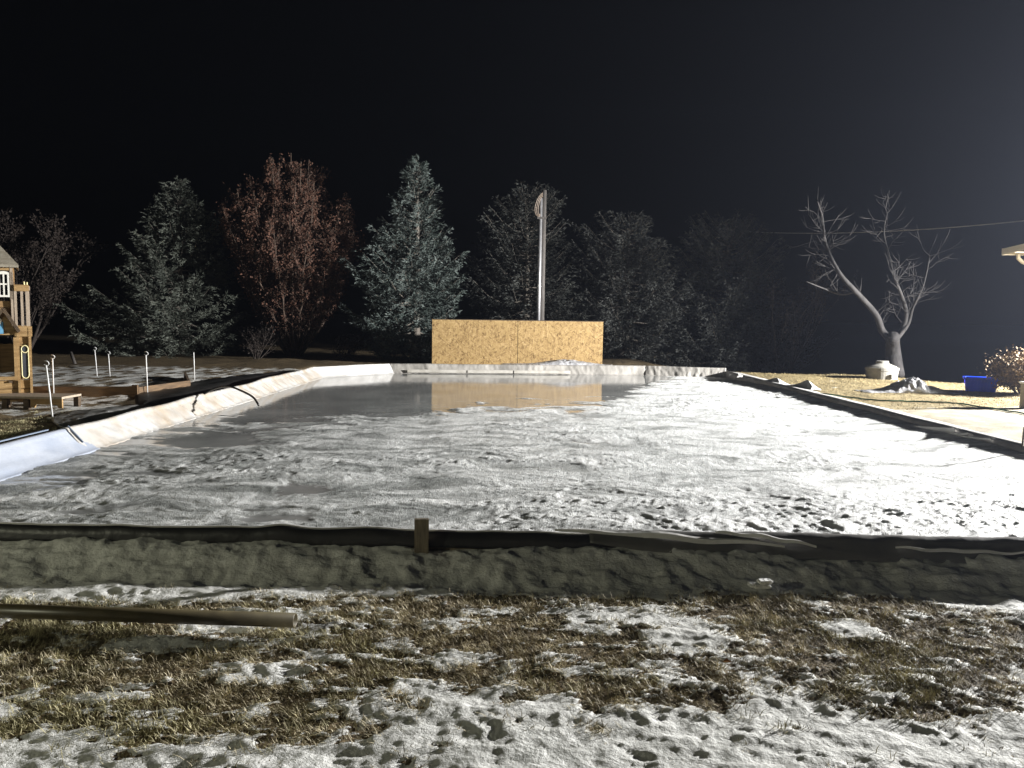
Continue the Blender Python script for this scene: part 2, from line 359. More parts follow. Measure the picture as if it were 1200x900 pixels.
def terrain(x, y):
    z = G(x, y)
    infore = (1 - sm(4.55, 4.7, y)) * (1 - sm(5.5, 8, np.abs(x)))
    gr = fore_grass(x, y)
    snowm = 1 - sm(.05, .35, gr)
    hs = np.zeros(np.shape(x)); mk = (y > 1.3) & (y < 4.9) & (np.abs(x) < 5.5)
    hs[mk] = fore_snow_h(x[mk], y[mk])
    z = z + infore * (hs * (.5 + .5 * snowm) + .010 * snowm)
    # piled snow against the near wall
    inb = (1 - sm(5.3, 6.2, np.abs(x)))
    bt = sm(4.52 + fbm(x * 1.4, x * 0, 3, 61) * .12, 5.04, y) * (1 - sm(5.10, 5.14, y)) * inb
    lump = fbm(x * 2.6, y * 4, 4, 63) * .045 + fbm(x * 1.1, y * 2, 2, 64) * .02 + (1 - np.abs(perlin(x * 4 + fbm(x * 2, y * 2, 2, 8), y * 5, 66)) * 2) * .016 + fbm(x * 11, y * 13, 4, 68) * .016 - .026
    z = z + bt * (.14 + .02 * np.sin(x * 2.1)) + sm(4.4, 4.7, y) * (1 - sm(5.10, 5.14, y)) * inb * lump
    # lawns
    lawn = np.maximum(sm(5.3, 6.2, np.abs(x)) * sm(4.6, 6, y), sm(21.2, 22, y))
    z = z + lawn * (fbm(x * .7, y * .7, 4, 71) * .05 + (x < -5) * (y < 20) * fbm(x * 3.2, y * 2.4, 3, 75) * .03 + fbm(x * 5, y * 5, 3, 73) * .012)
    # falls away behind the right lawn and far beyond the trees
    z = z - sm(19.8, 30, y) * sm(3.5, 8, x) * 1.3 - .25 * sm(17, 20, y) * sm(8.5, 13, x)
    z = z - sm(40, 90, y) * 1.0
    rd = rinkdist(x, y)
    z = np.where(rd > -.03, .02, z)
    return z

def masks(x, y):
    gr = fore_grass(x, y)
    fore = (y < 4.9) & (np.abs(x) < 6.2)
    n1 = fbm(x * 1.1, y * 1.6, 5, 81); n2 = fbm(x * 3, y * 5, 4, 83)
    snow = np.where(fore, 1 - sm(-.10, .40, gr), 0)
    snow = np.where((y > 4.6) & (y <= 5.2) & (np.abs(x) < 6), 1, snow)
    snow = np.where((y <= 1.8), .9, snow)
    L_ = x < -4.9
    patch = sm(9.6, 10.8, y + x * .25 + 1.7) * (1 - sm(19.0, 21, y))
    snow = np.where(L_ & (y > 4.9), np.clip(.50 + fbm(x * 4.5, y * 2.2, 4, 87, .7) * 1.3 + n1 * .5, 0, 1) * patch * 1.1, snow)
    R_ = x > 5.0
    near_wall = 1 - sm(.1, .5 + n1 * .25, -rinkdist(x, y))
    frost = np.clip(sm(.3, .5, n1 * .8 + n2 * .4) * .9, 0, 1) * sm(13, 18, y) * .8
    snow = np.where(R_ & (y > 4.9), np.maximum(near_wall * .9 * (1 - sm(17, 19, y)), frost), snow)
    snow = np.where((y > 21.0), np.clip(sm(.35, .6, n1) * .4, 0, 1) * (x < 0), snow)
    straw = np.where(R_ & (y > 4.9), 1.0, np.where(y > 21, .35, .0))
    green = np.where(L_ & (y > 4.9) & (y < 10.8), np.clip(.5 + n1 * .8 - sm(8.8, 10, y) * .35, 0, 1), 0)
    slab = np.where(R_, sm(.0, .25, 13.2 - y - np.abs(n1) * 1.6 + (x - 6.5) * .12), 0) * (y > 4.9)
    return snow, straw, green, slab

def spaced(a, b, s0, g, smax=1e9):
    out = [a]; s = s0
    while out[-1] < b: out.append(out[-1] + s); s = min(s * g, smax)
    return out
xs = np.array(sorted(set([round(-v, 4) for v in spaced(3.6, 16, .016, 1.02, .10)] + [round(v, 4) for v in np.arange(-3.6, 3.6, .0145)] + [round(v, 4) for v in spaced(3.6, 16, .016, 1.02, .10)])))
xs = np.concatenate([-np.array(spaced(16.2, 900, .5, 1.25))[::-1], xs, np.array(spaced(16.2, 900, .5, 1.25))])
ys = np.array(spaced(-60, 1.6, 20, .8) [:-1]); ys = ys[ys < 1.4]
ys = np.concatenate([[-60, -30, -15, -8, -4, -2, -1, -.3, .3, .8, 1.2, 1.5], np.arange(1.7, 5.16, .012), np.array(spaced(5.18, 24, .03, 1.012, .11)), np.array(spaced(24.2, 1200, .3, 1.2))])
X, Y = np.meshgrid(xs, ys)
Z = terrain(X, Y)
sn, stw, grn, slb = masks(X, Y)
ground = npmesh('ground', np.stack([X, Y, Z], -1).reshape(-1, 3), gridfaces(len(xs), len(ys)), M['ground'], attrs={'snow': sn, 'straw': stw, 'green': grn, 'slab': slb})
tag(ground, kind='structure')
def gz(x, y): return float(terrain(np.array([[float(x)]]), np.array([[float(y)]]))[0, 0])

# ------------------------------------------------------------------ ice
ix = np.arange(-4.98, 5.76, .019); iy = np.array(spaced(5.10, 21.3, .015, 1.0045, .06)); X, Y = np.meshgrid(ix, iy)
def ice_fields(X, Y):
    db = np.interp(X, [-5, -3.5, -1.7, 1.4, 2.6, 3.8, 5.6], [10.4, 11.2, 12.4, 14.2, 17, 20, 24])
    wx = X + fbm(X * .8, Y * .8, 3, 91) * .5; wy = Y + fbm(X * .8, Y * .8, 3, 95) * .5
    n = fbm(wx * 1.1, wy * 1.9, 6, 101, .6)
    e = sm(-2.6, 2.8, db - Y)
    c = -.80 + 1.75 * e + n * 1.25
    for (px, py, rx, ry, w) in ((330, 588, 44, 22, .62), (365, 574, 44, 10, .45), (300, 612, 90, 8, .6), (100, 560, 120, 14, .5), (235, 520, 120, 10, .9), (560, 605, 80, 10, .6), (150, 603, 120, 8, .6), (700, 520, 140, 8, .35), (1120, 512, 80, 8, .35)):
        cpt = PZ(px, py, ICEZ); ax = PZ(px + rx, py, ICEZ); b0 = PZ(px, py - ry, ICEZ); b1 = PZ(px, py + ry, ICEZ)
        r2 = ((X - cpt.x) / abs(ax.x - cpt.x)) ** 2 + ((Y - (b0.y + b1.y) / 2) / (abs(b0.y - b1.y) / 2)) ** 2
        c = c - w * np.exp(-r2 * .9)
    c = c - .25 * sm(-1, -5, X) * 1.0
    crust = sm(-.2, .6, c)
    lum = np.clip(fbm(wx * 6, wy * 8, 5, 111, .6) * .5 + .5, 0, 1)
    bill = np.abs(fbm(wx * 4.0, wy * 6.5, 5, 115, .55))
    h = crust * (.004 + .013 * lum + .008 * np.clip(1 - bill * 2.2, 0, 1) * sm(.0, .5, c))
    rough = np.clip(.55 + fbm(X * .45, Y * .55, 3, 181) * 1.1 + .15 * sm(8, 6, Y) * sm(0, 1.5, X) + .25 * sm(-1, -3, X) * sm(9, 7, Y), .12, 1.5) * (1 - .75 * sm(.5, 2, X) * sm(8.2, 9.2, Y) * sm(12.5, 11, Y))
    chunk = (np.clip(fbm(wx * 9, wy * 11, 4, 131, .6) - .1, 0, 1) * .024 + np.clip(fbm(X * 20, Y * 20, 3, 133) - .15, 0, 1) * .022) * crust * sm(.2, .8, c) * rough
    tint = np.clip(.56 + .33 * sm(-2, 3, X) - .30 * sm(-.5, -4, X) + fbm(wx * 1.8, wy * 3.2, 7, 141, .7) * 1.75, 0, 1)
    swoosh = sm(.1, .45, fbm(wx * .6, wy * 2.6, 4, 151)) 
    h = h * (1 - .55 * swoosh) * (.35 + .8 * rough) + chunk * (1 - .7 * swoosh)
    return crust, h, tint * (1 - .5 * swoosh)
cr, hh, ti = ice_fields(X, Y)
Zi = ICEZ + hh + cr * fbm(X * 1.3, Y * 2.2, 3, 171) * .014 + .088 * np.exp(-np.clip(5.66 - (Y - 5.1) * .022 - X, 0, 9) / .6) * sm(20, 17, Y) + fbm(X * .6, Y * .6, 2, 161) * .0015
# snow lumps along the foot of the left wall
ice = npmesh('ice', np.stack([X, Y, Zi], -1).reshape(-1, 3), gridfaces(len(ix), len(iy)), M['ice'], attrs={'crust': cr, 'tint': ti})
tag(ice, kind='structure')

# ------------------------------------------------------------------ rink walls with liner
def ribbon(name, pts, section, m, parent, ds=.03, amp=.012, fr=5, seed=1, thick=.004, trim=None):
    """sheet following a ground path; section(s) -> list of (offset to the left of travel, z)"""
    P = []; T = []; Sd = []; acc = 0
    for (a, b) in zip(pts[:-1], pts[1:]):
        a = Vector((a[0], a[1], 0)); b = Vector((b[0], b[1], 0)); l = (b - a).length; n = max(2, int(l / ds))
        t = (b - a) / l
        for i in range(n): P.append(a + t * l * i / n); T.append(t); Sd.append(acc + l * i / n)
        acc += l
    P.append(Vector((pts[-1][0], pts[-1][1], 0))); T.append(T[-1]); Sd.append(acc)
    V = []; k = None
    for p, t, s in zip(P, T, Sd):
        nrm = Vector((-t.y, t.x, 0)); sec = section(s, acc)
        # resample the section
        q = []
        for (o0, z0), (o1, z1) in zip(sec[:-1], sec[1:]):
            mm = max(1, int(math.hypot(o1 - o0, z1 - z0) / .03)) if k is None else None
            q.append((o0, z0, o1, z1))
        if k is None: k = [max(1, int(round(math.hypot(c - a_, d - b_) / .035))) for a_, b_, c, d in q]
        row = []
        for (a_, b_, c, d), n in zip(q, k):
            for i in range(n): row.append((a_ + (c - a_) * i / n, b_ + (d - b_) * i / n))
        row.append(sec[-1]); m_ = len(row)
        for j, (o, z) in enumerate(row):
            v = j / (m_ - 1)
            V.append((p.x, p.y, nrm.x, nrm.y, o, z, s, v))
    A = np.array(V); s, v = A[:, 6], A[:, 7]
    w = amp * (1 - np.abs(perlin(s * fr + v * 1.3 + fbm(s, v * 2, 2, seed) * .8, v * .9 + seed, seed)) * 2.4) * (.35 + .65 * v) + amp * .5 * fbm(s * fr * 2.5 + v * 2, v * 3, 2, seed + 7)
    o = A[:, 4] + w; z = A[:, 5] + w * .35
    XYZ = np.stack([A[:, 0] + A[:, 2] * o, A[:, 1] + A[:, 3] * o, z], -1)
    ob = npmesh(name, XYZ, gridfaces(m_, len(P)), m, parent)
    md = ob.modifiers.new('thickness', 'SOLIDIFY'); md.thickness = thick; md.offset = 0
    return ob

def wall_root(a, b, label):
    c = ((a[0] + b[0]) / 2, (a[1] + b[1]) / 2, .3)
    return empty('rink_wall', (c[0], c[1], gz(c[0], c[1] - .2) if False else .1), label, 'rink wall', 'walls around the rink')
def board(root, a, b, ztop, m, off=-.03):
    a = Vector((*a, 0)); b = Vector((*b, 0)); t = (b - a).normalized(); n = Vector((-t.y, t.x, 0))
    mb = MB(); mb.bar(a + n * off + Vector((0, 0, ztop / 2 + .0)), b + n * off + Vector((0, 0, ztop / 2)), .04, ztop)
    return mb.build('board', m, root)
RW = RINK
# travelling counter-clockwise the rink is on the left (+ offset = into the rink)
def sec_std(top, foot, out=.10, outz=.30, wig=0.0, seed=0):
    def f(s, L):
        w = wig * float(perlin(s * .9, seed + .3, seed)); fz = float(perlin(s * 1.7, seed + 1.3, seed + 5))
        return [(-.075 - out * (.4 + .6 * abs(fz)), outz), (-.065, top - .03 + w), (-.06, top + .006 + w), (-.03, top + .016 + w), (0.0, top + .004 + w), (.012, top - .03 + w), (foot * .55, top * .45 + ICEZ * .55), (foot, ICEZ + .012), (foot + .05, ICEZ - .01)]
    return f
wl = wall_root(RW[5], RW[0], 'long white plastic lined wall with tan stains down the left side of the rink')
board(wl, (-4.85, 18.8), (-4.85, NEARY), .44, M['post'])
ribbon('liner', [(-4.85, 18.8), (-4.85, 8.45)], sec_std(.45, .20, .06, .36, .03, 3), M['stained'], wl, amp=.026, fr=5.5, seed=3)
lt = ribbon('tarp_cover', [(-4.86, 8.62), (-4.86, 5.3)], lambda s, L: [(-.42, .37), (-.22, .40), (-.1, .43), (-.05, .465), (.0, .46), (.02, .43), (.12, .33), (.24, ICEZ + .02), (.30, ICEZ)], M['bluewhite'], wl, amp=.012, fr=1.6, seed=9)
lt['label'] = 'bluish white tarp folded over the near end of the wall'
mb = MB(); mb.bar((-4.99, 8.35, .47), (-4.99, 5.4, .475), .03, .012); mb.bar((-4.86, 8.5, .485), (-4.70, 8.5, .31), .035, .012, up=(0, 1, 0))
mb.build('tarp_hem', M['tarpfold'], lt)
wc = wall_root(RW[4], RW[5], 'short slanted white lined wall at the back left corner of the rink')
board(wc, RW[4], RW[5], .44, M['post'])
ribbon('liner', [(RW[4][0], RW[4][1]), (RW[5][0], RW[5][1])], sec_std(.45, .16, .05, .36, .01, 5), M['liner'], wc, amp=.016, fr=4, seed=5)
wf = wall_root(RW[3], RW[4], 'wrinkled pale plastic covered back wall in front of the strand board panels')
board(wf, RW[3], RW[4], .44, M['post'])
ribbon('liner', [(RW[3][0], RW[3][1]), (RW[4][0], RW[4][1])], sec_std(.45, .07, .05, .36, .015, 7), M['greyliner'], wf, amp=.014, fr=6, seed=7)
mb = MB()
for u0, u1 in ((.30, .52), (.525, .70), (.705, .93)):
    a = Vector(RW[3]).lerp(Vector(RW[4]), u0); b = Vector(RW[3]).lerp(Vector(RW[4]), u1)
    mb.bar((a.x, a.y - .12, .285), (b.x, b.y - .12, .285), .03, .08)
tb = mb.build('toe_board', mat('frosted board', (.36, .34, .30), .6, (.5, .48, .44), 5), wf); tb['label'] = 'frosted boards laid end to end at the foot of the wall'
wr2 = wall_root(RW[2], RW[3], 'short slanted wall with pleated pale plastic at the back right corner')
board(wr2, RW[2], RW[3], .44, M['post'])
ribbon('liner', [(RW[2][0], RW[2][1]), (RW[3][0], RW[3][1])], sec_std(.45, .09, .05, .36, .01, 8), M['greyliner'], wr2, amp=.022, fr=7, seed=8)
wr = wall_root(RW[1], RW[2], 'long dark shaded wall between the rink and the straw coloured lawn')
board(wr, RW[1], RW[2], .345, M['post'])
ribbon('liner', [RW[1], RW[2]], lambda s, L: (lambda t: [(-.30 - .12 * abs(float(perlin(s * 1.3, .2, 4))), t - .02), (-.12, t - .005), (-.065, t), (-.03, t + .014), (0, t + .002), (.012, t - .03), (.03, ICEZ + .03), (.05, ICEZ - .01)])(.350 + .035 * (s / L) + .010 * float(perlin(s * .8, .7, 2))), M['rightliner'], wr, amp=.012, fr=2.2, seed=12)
# pale outer edge of that liner lying on the lawn
oe = ribbon('liner_edge', [RW[1], (5.37, 20.1)], lambda s, L: (lambda t, q: [(-.06, t), (-.16, t - .006), (-.30 - q, t - .025), (-.36 - q, t - .04)])(.373 + .035 * (s / L) + .010 * float(perlin(s * .8, .7, 2)), .10 * float(perlin(s * 1.1, .4, 6))), M['liner'], wr, amp=.012, fr=3, seed=14)
oe['label'] = 'pale liner edge folded over the top and onto the lawn'
# peaked folds of white plastic standing on the wall
for i, (px, py, w, h) in enumerate(((902, 441, .42, .10), (937, 447, .48, .16), (858, 434, .3, .06))):
    b = PZ(px, py + 6, .39); mb = MB(); n = 10; vs = []; fs = []
    for k in range(n + 1):
        u = k / n; hgt = h * (1 - abs(u - .35) / (.35 if u < .35 else .65)); yb = b.y + (u - .5) * w * 2.4
        vs += [(b.x + .02, yb, .38), (b.x + .10 + .06 * u, yb + .05, .39 + hgt), (b.x + .36, yb + .1, .35)]
    for k in range(n):
        for j in (0, 1): fs.append((k * 3 + j, k * 3 + j + 1, k * 3 + j + 4, k * 3 + j + 3))
    mb.add(vs, fs); o = mb.build('liner_peak', M['liner'], wr)
    md = o.modifiers.new('t', 'SOLIDIFY'); md.thickness = .006
mb = MB()
for dy0, dy1, w in ((10.1, 10.9, .07), (9.8, 10.5, .025), (9.35, 10.6, .018)):
    pts = []
    for k in range(9):
        u = k / 8; xw = 5.76 - (dy0 - 5.12) * .026
        pts.append((xw - .0 - .10 * math.sin(u * 1.57) ** 2 - .02, dy0 + (dy1 - dy0) * u, .372 - .09 * u ** .7))
    for p, q in zip(pts[:-1], pts[1:]): mb.bar(p, q, .006, w, up=(0, 0, 1))
o = mb.build('plastic_strap', M['liner'], wr); o['label'] = 'white plastic strips hanging over the dark wall'

# near wall
wn = wall_root(RW[0], RW[1], 'low near wall with wavy black tarp and a grey flap folded over')
board(wn, RW[0], RW[1], .30, M['post'])
PXX = lambda px: PY(px, 630, 5.1).x
def near_top(x):
    t = .335 + .012 * perlin(x * 1.7, .3, 77) + .010 * perlin(x * 4.1, .3, 78)
    t = t + .022 * np.exp(-((x - PXX(440)) / .16) ** 2) + .018 * np.exp(-((x - PXX(335)) / .14) ** 2) - .010 * sm(1.2, 3.2, x)
    return float(t)
def sec_near(s, L):      # travels +x, so + offset is +y: into the rink
    x = -4.85 + s; t = near_top(x)
    lowest = .235 + .02 * float(perlin(x * 1.3, .9, 31))
    return [(-.075, lowest), (-.07, t - .05), (-.062, t - .006), (-.03, t), (0, t - .004), (.015, t - .04), (.03, ICEZ + .02), (.09, ICEZ + .012), (.13, ICEZ - .012)]
ribbon('liner', [RW[0], RW[1]], sec_near, M['black'], wn, amp=.009, fr=2.0, seed=17)
def sec_edge(s, L):
    x = -4.85 + s; t = near_top(x)
    return [(-.028, t + .004), (.0, t + .006), (.03, t - .012), (.06, t - .06), (.12, ICEZ + .022), (.20, ICEZ + .016)]
ribbon('liner_edge', [RW[0], RW[1]], sec_edge, M['liner'], wn, amp=.006, fr=3, seed=18)
x0 = PXX(690)
def sec_flap(s, L):
    x = x0 + s; t = near_top(x); u = min(1, s / .8)
    dr = (.035 + .075 * u) + .02 * float(perlin(x * 1.1, .2, 44))
    return [(.10, t - .02 + .02 * float(perlin(x * 3, 1.2, 9))), (.02, t + .014), (-.03, t + .018), (-.085, t - .004), (-.11, t - dr * .6), (-.13 - .04 * u, t - dr)]
fl = ribbon('tarp_flap', [(x0, NEARY), (5.6, NEARY)], sec_flap, M['flap'], wn, amp=.010, fr=2.4, seed=23)
fl['label'] = 'charcoal grey tarp flap hanging over the outer side'
mb = MB()
for a, b, h0 in ((650, 912, .022), (838, 948, .012), (1040, 1190, .012)):
    xa, xb = PXX(a), PXX(b); n = 26; vs = []; fs = []
    for k in range(n + 1):
        u = k / n; x = xa + (xb - xa) * u; t = near_top(x); yy = NEARY - .02 - .13 * u; zz = t + .026 - .048 * u ** 2 + .006 * math.sin(u * 17)
        if a == 1040: yy = NEARY - .135 - .01 * math.sin(9 * u); zz = t - .02 - .02 * u + .005 * math.sin(u * 20)
        hw = h0 * math.sin(math.pi * (.06 + .9 * u)) + .003
        vs += [(x, yy + hw * 1.3, zz + hw * .4), (x, yy, zz + .006), (x, yy - hw * .5, zz - hw)]
    for k in range(n):
        for j in (0, 1): fs.append((k * 3 + j, k * 3 + j + 1, k * 3 + j + 4, k * 3 + j + 3))
    mb.add(vs, fs)
o = mb.build('lit_crease', M['liner'], fl); md = o.modifiers.new('t', 'SOLIDIFY'); md.thickness = .004  # white strips: folded plastic, and highlights drawn along the tarp folds

# ------------------------------------------------------------------ near post, pipe, foreground bits
p = PY(494, 641, 5.0)
mb = MB(); top = PY(494, 606, 5.0).z
mb.box((p.x, 5.0, (top - .02) / 2 + .0), (.092, .042, top + .0), rz=.12, bev=.004)
tag(mb.build('wooden_post', M['post'], loc=(p.x, 5.0, .2)), 'short dark sawn off lumber post standing against the near rink wall', 'post')
a = PZ(-60, 712, .20); b = PZ(346, 727, .205)
def pipe():
    a_ = Vector((a.x - .6, a.y + .03, .19)); b_ = b; d = (b_ - a_).normalized()
    mb = MB(); n = 28; r = .036; ri = .030
    e1 = d.orthogonal().normalized(); e2 = d.cross(e1); rings = []
    for c, rad in ((a_, r), (b_, r), (b_, ri), (b_ - d * .25, ri)):
        rings.append([c + (e1 * math.cos(2 * math.pi * k / n) + e2 * math.sin(2 * math.pi * k / n)) * rad for k in range(n)])
    vs = [v for q in rings for v in q]
    fs = [(i * n + k, i * n + (k + 1) % n, (i + 1) * n + (k + 1) % n, (i + 1) * n + k) for i in range(3) for k in range(n)] + [tuple(range(n)), tuple(3 * n + k for k in range(n))]
    mb.add(vs, fs); o = mb.build('pipe', M['pipe'], loc=tuple(a_), smooth=True)
    tag(o, 'long brown plastic pipe lying on the snowy grass in front of the rink', 'pipe')
pipe()
p = PZ(893, 687, .17); mb = MB()
for k, (dx, dy, sz) in enumerate(((0, 0, .10), (.02, .01, .085), (-.05, .02, .05))): mb.box((p.x + dx, p.y + dy, .16 + .024 * (k % 2) + .012), (sz, .05, .022), rz=.2 * k, rx=.1, bev=.006)
tag(mb.build('ice_chunk', M['snow'], loc=(p.x, p.y, .15)), 'small stacked chunk of white ice on the grass before the near wall', 'ice chunk')
p = PZ(852, 779, .17); mb = MB(); mb.add([(p.x - .02, p.y, .185), (p.x, p.y - .012, .192), (p.x + .022, p.y, .183), (p.x, p.y + .016, .195)], [(0, 1, 2, 3)])
o = mb.build('fallen_leaf', M['deadleaf'], loc=(p.x, p.y, .18)); o.modifiers.new('t', 'SOLIDIFY').thickness = .002
tag(o, 'single orange brown leaf lying on the foreground snow', 'leaf')

# ------------------------------------------------------------------ grass
def blades(name, px, py, L, W, m, per=1, seed=1, spread=.02, lean=.6, label=None, cat='grass', flat=0.):
    r = np.random.default_rng(seed); n = len(px) * per
    x = np.repeat(px, per) + r.normal(0, spread, n); y = np.repeat(py, per) + r.normal(0, spread, n)
    z = terrain(x, y) - .005
    az = r.uniform(0, 2 * np.pi, n); ln = L * r.uniform(.4, 1.3, n); le = np.clip(r.normal(lean, .38, n), .05, 1.5); hv = .75 + .5 * fbm(x * 5, y * 5, 2, 221); ln = ln * hv; L_crook = r.normal(0, .5, n)
    dx, dy = np.cos(az) * np.sin(le), np.sin(az) * np.sin(le); dz = np.cos(le)
    sx, sy = -np.sin(az), np.cos(az); w = W * r.uniform(.6, 1.3, n)
    b = np.stack([x, y, z], -1); d = np.stack([dx, dy, dz], -1) * ln[:, None]; s = np.stack([sx, sy, 0 * sx], -1) * w[:, None] / 2
    bend = np.stack([dx + sx * L_crook, dy + sy * L_crook, -.25 * np.ones(n)], -1) * (ln * .35)[:, None]
    v = np.stack([b - s, b + s, b + d * .55 + s * .8, b + d * .55 - s * .8, b + d + bend * .6 + s * .15, b + d + bend * .6 - s * .15], 1)
    i = np.arange(n)[:, None] * 6
    f = np.concatenate([i + np.array([[0, 1, 2, 3]]), i + np.array([[3, 2, 4, 5]])])
    o = npmesh(name, v.reshape(-1, 3), f, m, smooth=False); tag(o, label, cat, kind='stuff'); return o
N = 60000
x = RNG.uniform(-4.6, 4.6, N); y = RNG.uniform(2.3, 4.72, N); g = fore_grass(x, y)
ok = (g > -.30 + RNG.random(N) ** .7 * .65) & (np.abs(x) < y * .72 + .3); x, y = x[ok], y[ok]
keep = RNG.random(len(x)) < .85; x, y = x[keep], y[keep]
gr = (fbm(x * 1.2, y * 1.2, 3, 201) + .40 * sm(-.4, -1.6, x) * sm(3.7, 3.0, y)) + RNG.normal(0, .15, len(x)) > .30
blades('dry_grass', x[~gr], y[~gr], .042, .0034, M['grass'], per=10, seed=2, spread=.022, lean=1.0, label='brown dry grass clumps poking through the foreground snow')
blades('green_grass', x[gr], y[gr], .052, .0034, M['grass_green'], per=10, seed=3, spread=.022, lean=.85, label='olive green grass clumps in the left foreground')
N = 30000
x = RNG.uniform(5.9, 13, N); y = RNG.uniform(6, 22, N); s_, t_, g_, sl = masks(x, y)
ok = (s_ < .5) & (sl < .4); x, y = x[ok], y[ok]
blades('lawn_grass', x, y, .04, .008, M['straw'], per=4, seed=4, spread=.05, lean=1.05, label='straw coloured dry lawn behind the right rink wall')
N = 26000
x = RNG.uniform(-9, -5.3, N); y = RNG.uniform(6.5, 12, N); s_, t_, g_, sl = masks(x, y); ok = (s_ < .4) & (g_ > .3 * RNG.random(N)); x, y = x[ok], y[ok]
blades('side_grass', x, y, .035, .006, M['grass_green'], per=3, seed=5, spread=.04, lean=.9, label='short green grass outside the left rink wall')

# ------------------------------------------------------------------ strand board backstop
YB = 22.1
a0 = PY(506, 426, YB); a1 = PY(706, 428, YB + .15); 
zt0 = PY(506, 374.5, YB).z
t = Vector((a1.x - a0.x, a1.y - a0.y, 0)); ang = math.atan2(t.y, t.x); W = t.length
zb = .36
root = empty('backstop', ((a0.x + a1.x) / 2, (a0.y + a1.y) / 2, .3), 'wide tan strand board backstop standing behind the far rink wall', 'backstop')
for k in (0, 1):
    c = Vector((a0.x, a0.y, 0)) + t * (.25 + .5 * k)
    mb = MB(); mb.box((c.x, c.y, (zt0 + zb) / 2), (W / 2 - .014, .018, zt0 - zb), rz=ang); mb.build('panel', M['osb'], root)
mb = MB()
mb.box((a0.x + t.x / 2, a0.y + t.y / 2 + .035, zt0 - .06), (W - .1, .045, .09), rz=ang); mb.build('rail', M['darkwood'], root)
for u in (.02, .27, .5, .73, .98):
    mb = MB(); mb.box((a0.x + t.x * u, a0.y + t.y * u + .08, (zt0 + .0) / 2 + .08), (.09, .04, zt0 - .2), rz=ang); mb.build('stud', M['darkwood'], root)
mb = MB(); c = Vector((a0.x, a0.y, 0)) + t * .5
mb.box((c.x, c.y, zt0 + .010), (W + .02, .03, .018), rz=ang, ry=0); mb.build('top_strip', M['darkwood'], root)

def crumple(name, cx, cy, w, d, h, label, cat, m, seed=1, base=None, rz=0, nx=70, ny=40, shape=None):
    u, v = np.meshgrid(np.linspace(-1, 1, nx), np.linspace(-1, 1, ny))
    wx = u + fbm(u * 1.5, v * 1.5, 2, seed) * .12; wy = v + fbm(u * 1.5 + 5, v * 1.5, 2, seed + 3) * .15
    env = np.clip(1 - (np.abs(u) ** 2.2) - (np.abs(v) ** 2.2), 0, 1) ** .55
    if shape is not None: env = env * shape(u, v)
    rg = 1 - np.abs(fbm(u * 3.2 * w, v * 3.2 * d, 3, seed + 11)) * 2.0
    z = h * env * (.55 + .45 * rg) + .01
    x = wx * w / 2; y = wy * d / 2
    Xw = cx + x * math.cos(rz) - y * math.sin(rz); Yw = cy + x * math.sin(rz) + y * math.cos(rz)
    Zb = terrain(Xw, Yw) if base is None else base + 0 * Xw
    o = npmesh(name, np.stack([Xw, Yw, Zb + z], -1).reshape(-1, 3), gridfaces(nx, ny), m, loc=(cx, cy, float(Zb.mean())))
    o.modifiers.new('t', 'SOLIDIFY').thickness = .004
    return tag(o, label, cat)
p = PY(655, 431, 21.25)
crumple('plastic_sheet', p.x, 21.42, 3.0, .6, .13, 'crumpled clear plastic sheet bunched up below the strand board panels', 'plastic sheet', M['clear'], 5, base=.44, shape=lambda u, v: np.exp(-((u - .15) / .45) ** 2) + .15)
p0 = PY(1058, 457, 0 + 15.3)
crumple('plastic_sheet', PY(1062, 452, 15.6).x, 15.6, 1.75, .75, .27, 'crumpled clear plastic sheet heaped on the lawn before the concrete riser', 'plastic sheet', M['clear'], 8, shape=lambda u, v: np.clip(.12 + np.exp(-((u - .1) / .42) ** 2) * (1 - .5 * np.exp(-((u - .42) / .07) ** 2)) + .25 * np.exp(-((u - .65) / .18) ** 2), 0, 1.1))

# ------------------------------------------------------------------ pole behind the backstop
YP = 22.9
pb = PY(632, 380, YP); pt = PY(638, 223, YP)
root = empty('utility_pole', (pb.x + .05, YP, gz(pb.x, YP)), 'tall steel pole with a hanging coil of wire behind the backstop', 'pole')
tp = PY(636.5, 250, YP)
x_at = lambda z: pb.x + (pt.x - pb.x) * (z - pb.z) / (pt.z - pb.z) * .2
mb = MB(); mb.tube([(pb.x - .035, YP - .08, .2), (pb.x - .02, YP - .08, PY(634, 233, YP).z)], .052, 14); mb.build('conduit', M['steel'], root, smooth=True)
mb = MB(); mb.tube([(pb.x + .055, YP, .2), (pb.x + .07, YP, pt.z)], [.085, .075], 12); mb.build('shaft', M['oldpole'], root, smooth=True)
mb = MB(); mb.box((pb.x + .02, YP - .02, PY(634, 256, YP).z), (.26, .24, .06)); mb.build('clamp', M['oldpole'], root)
mb = MB()
for k in range(3):
    pts = []; top = PY(636, 226 + 2 * k, YP - .12); lo = PY(633, 254 - 1.5 * k, YP - .12); bul = PY(625 + 2.2 * k, 243, YP - .15)
    for i in range(17):
        u = i / 16; q = (top * (1 - u) ** 2 + bul * 2.4 * u * (1 - u) + lo * u ** 2) if False else None
        c1 = PY(627 + 2 * k, 232, YP - .15); c2 = PY(622 + 3 * k, 254, YP - .15)
        q = top * (1 - u) ** 3 + c1 * 3 * u * (1 - u) ** 2 + c2 * 3 * u * u * (1 - u) + lo * u ** 3
        pts.append(q)
    mb.tube(pts, .014, 6)
mb.build('wire_coil', M['wire'], root, smooth=True)

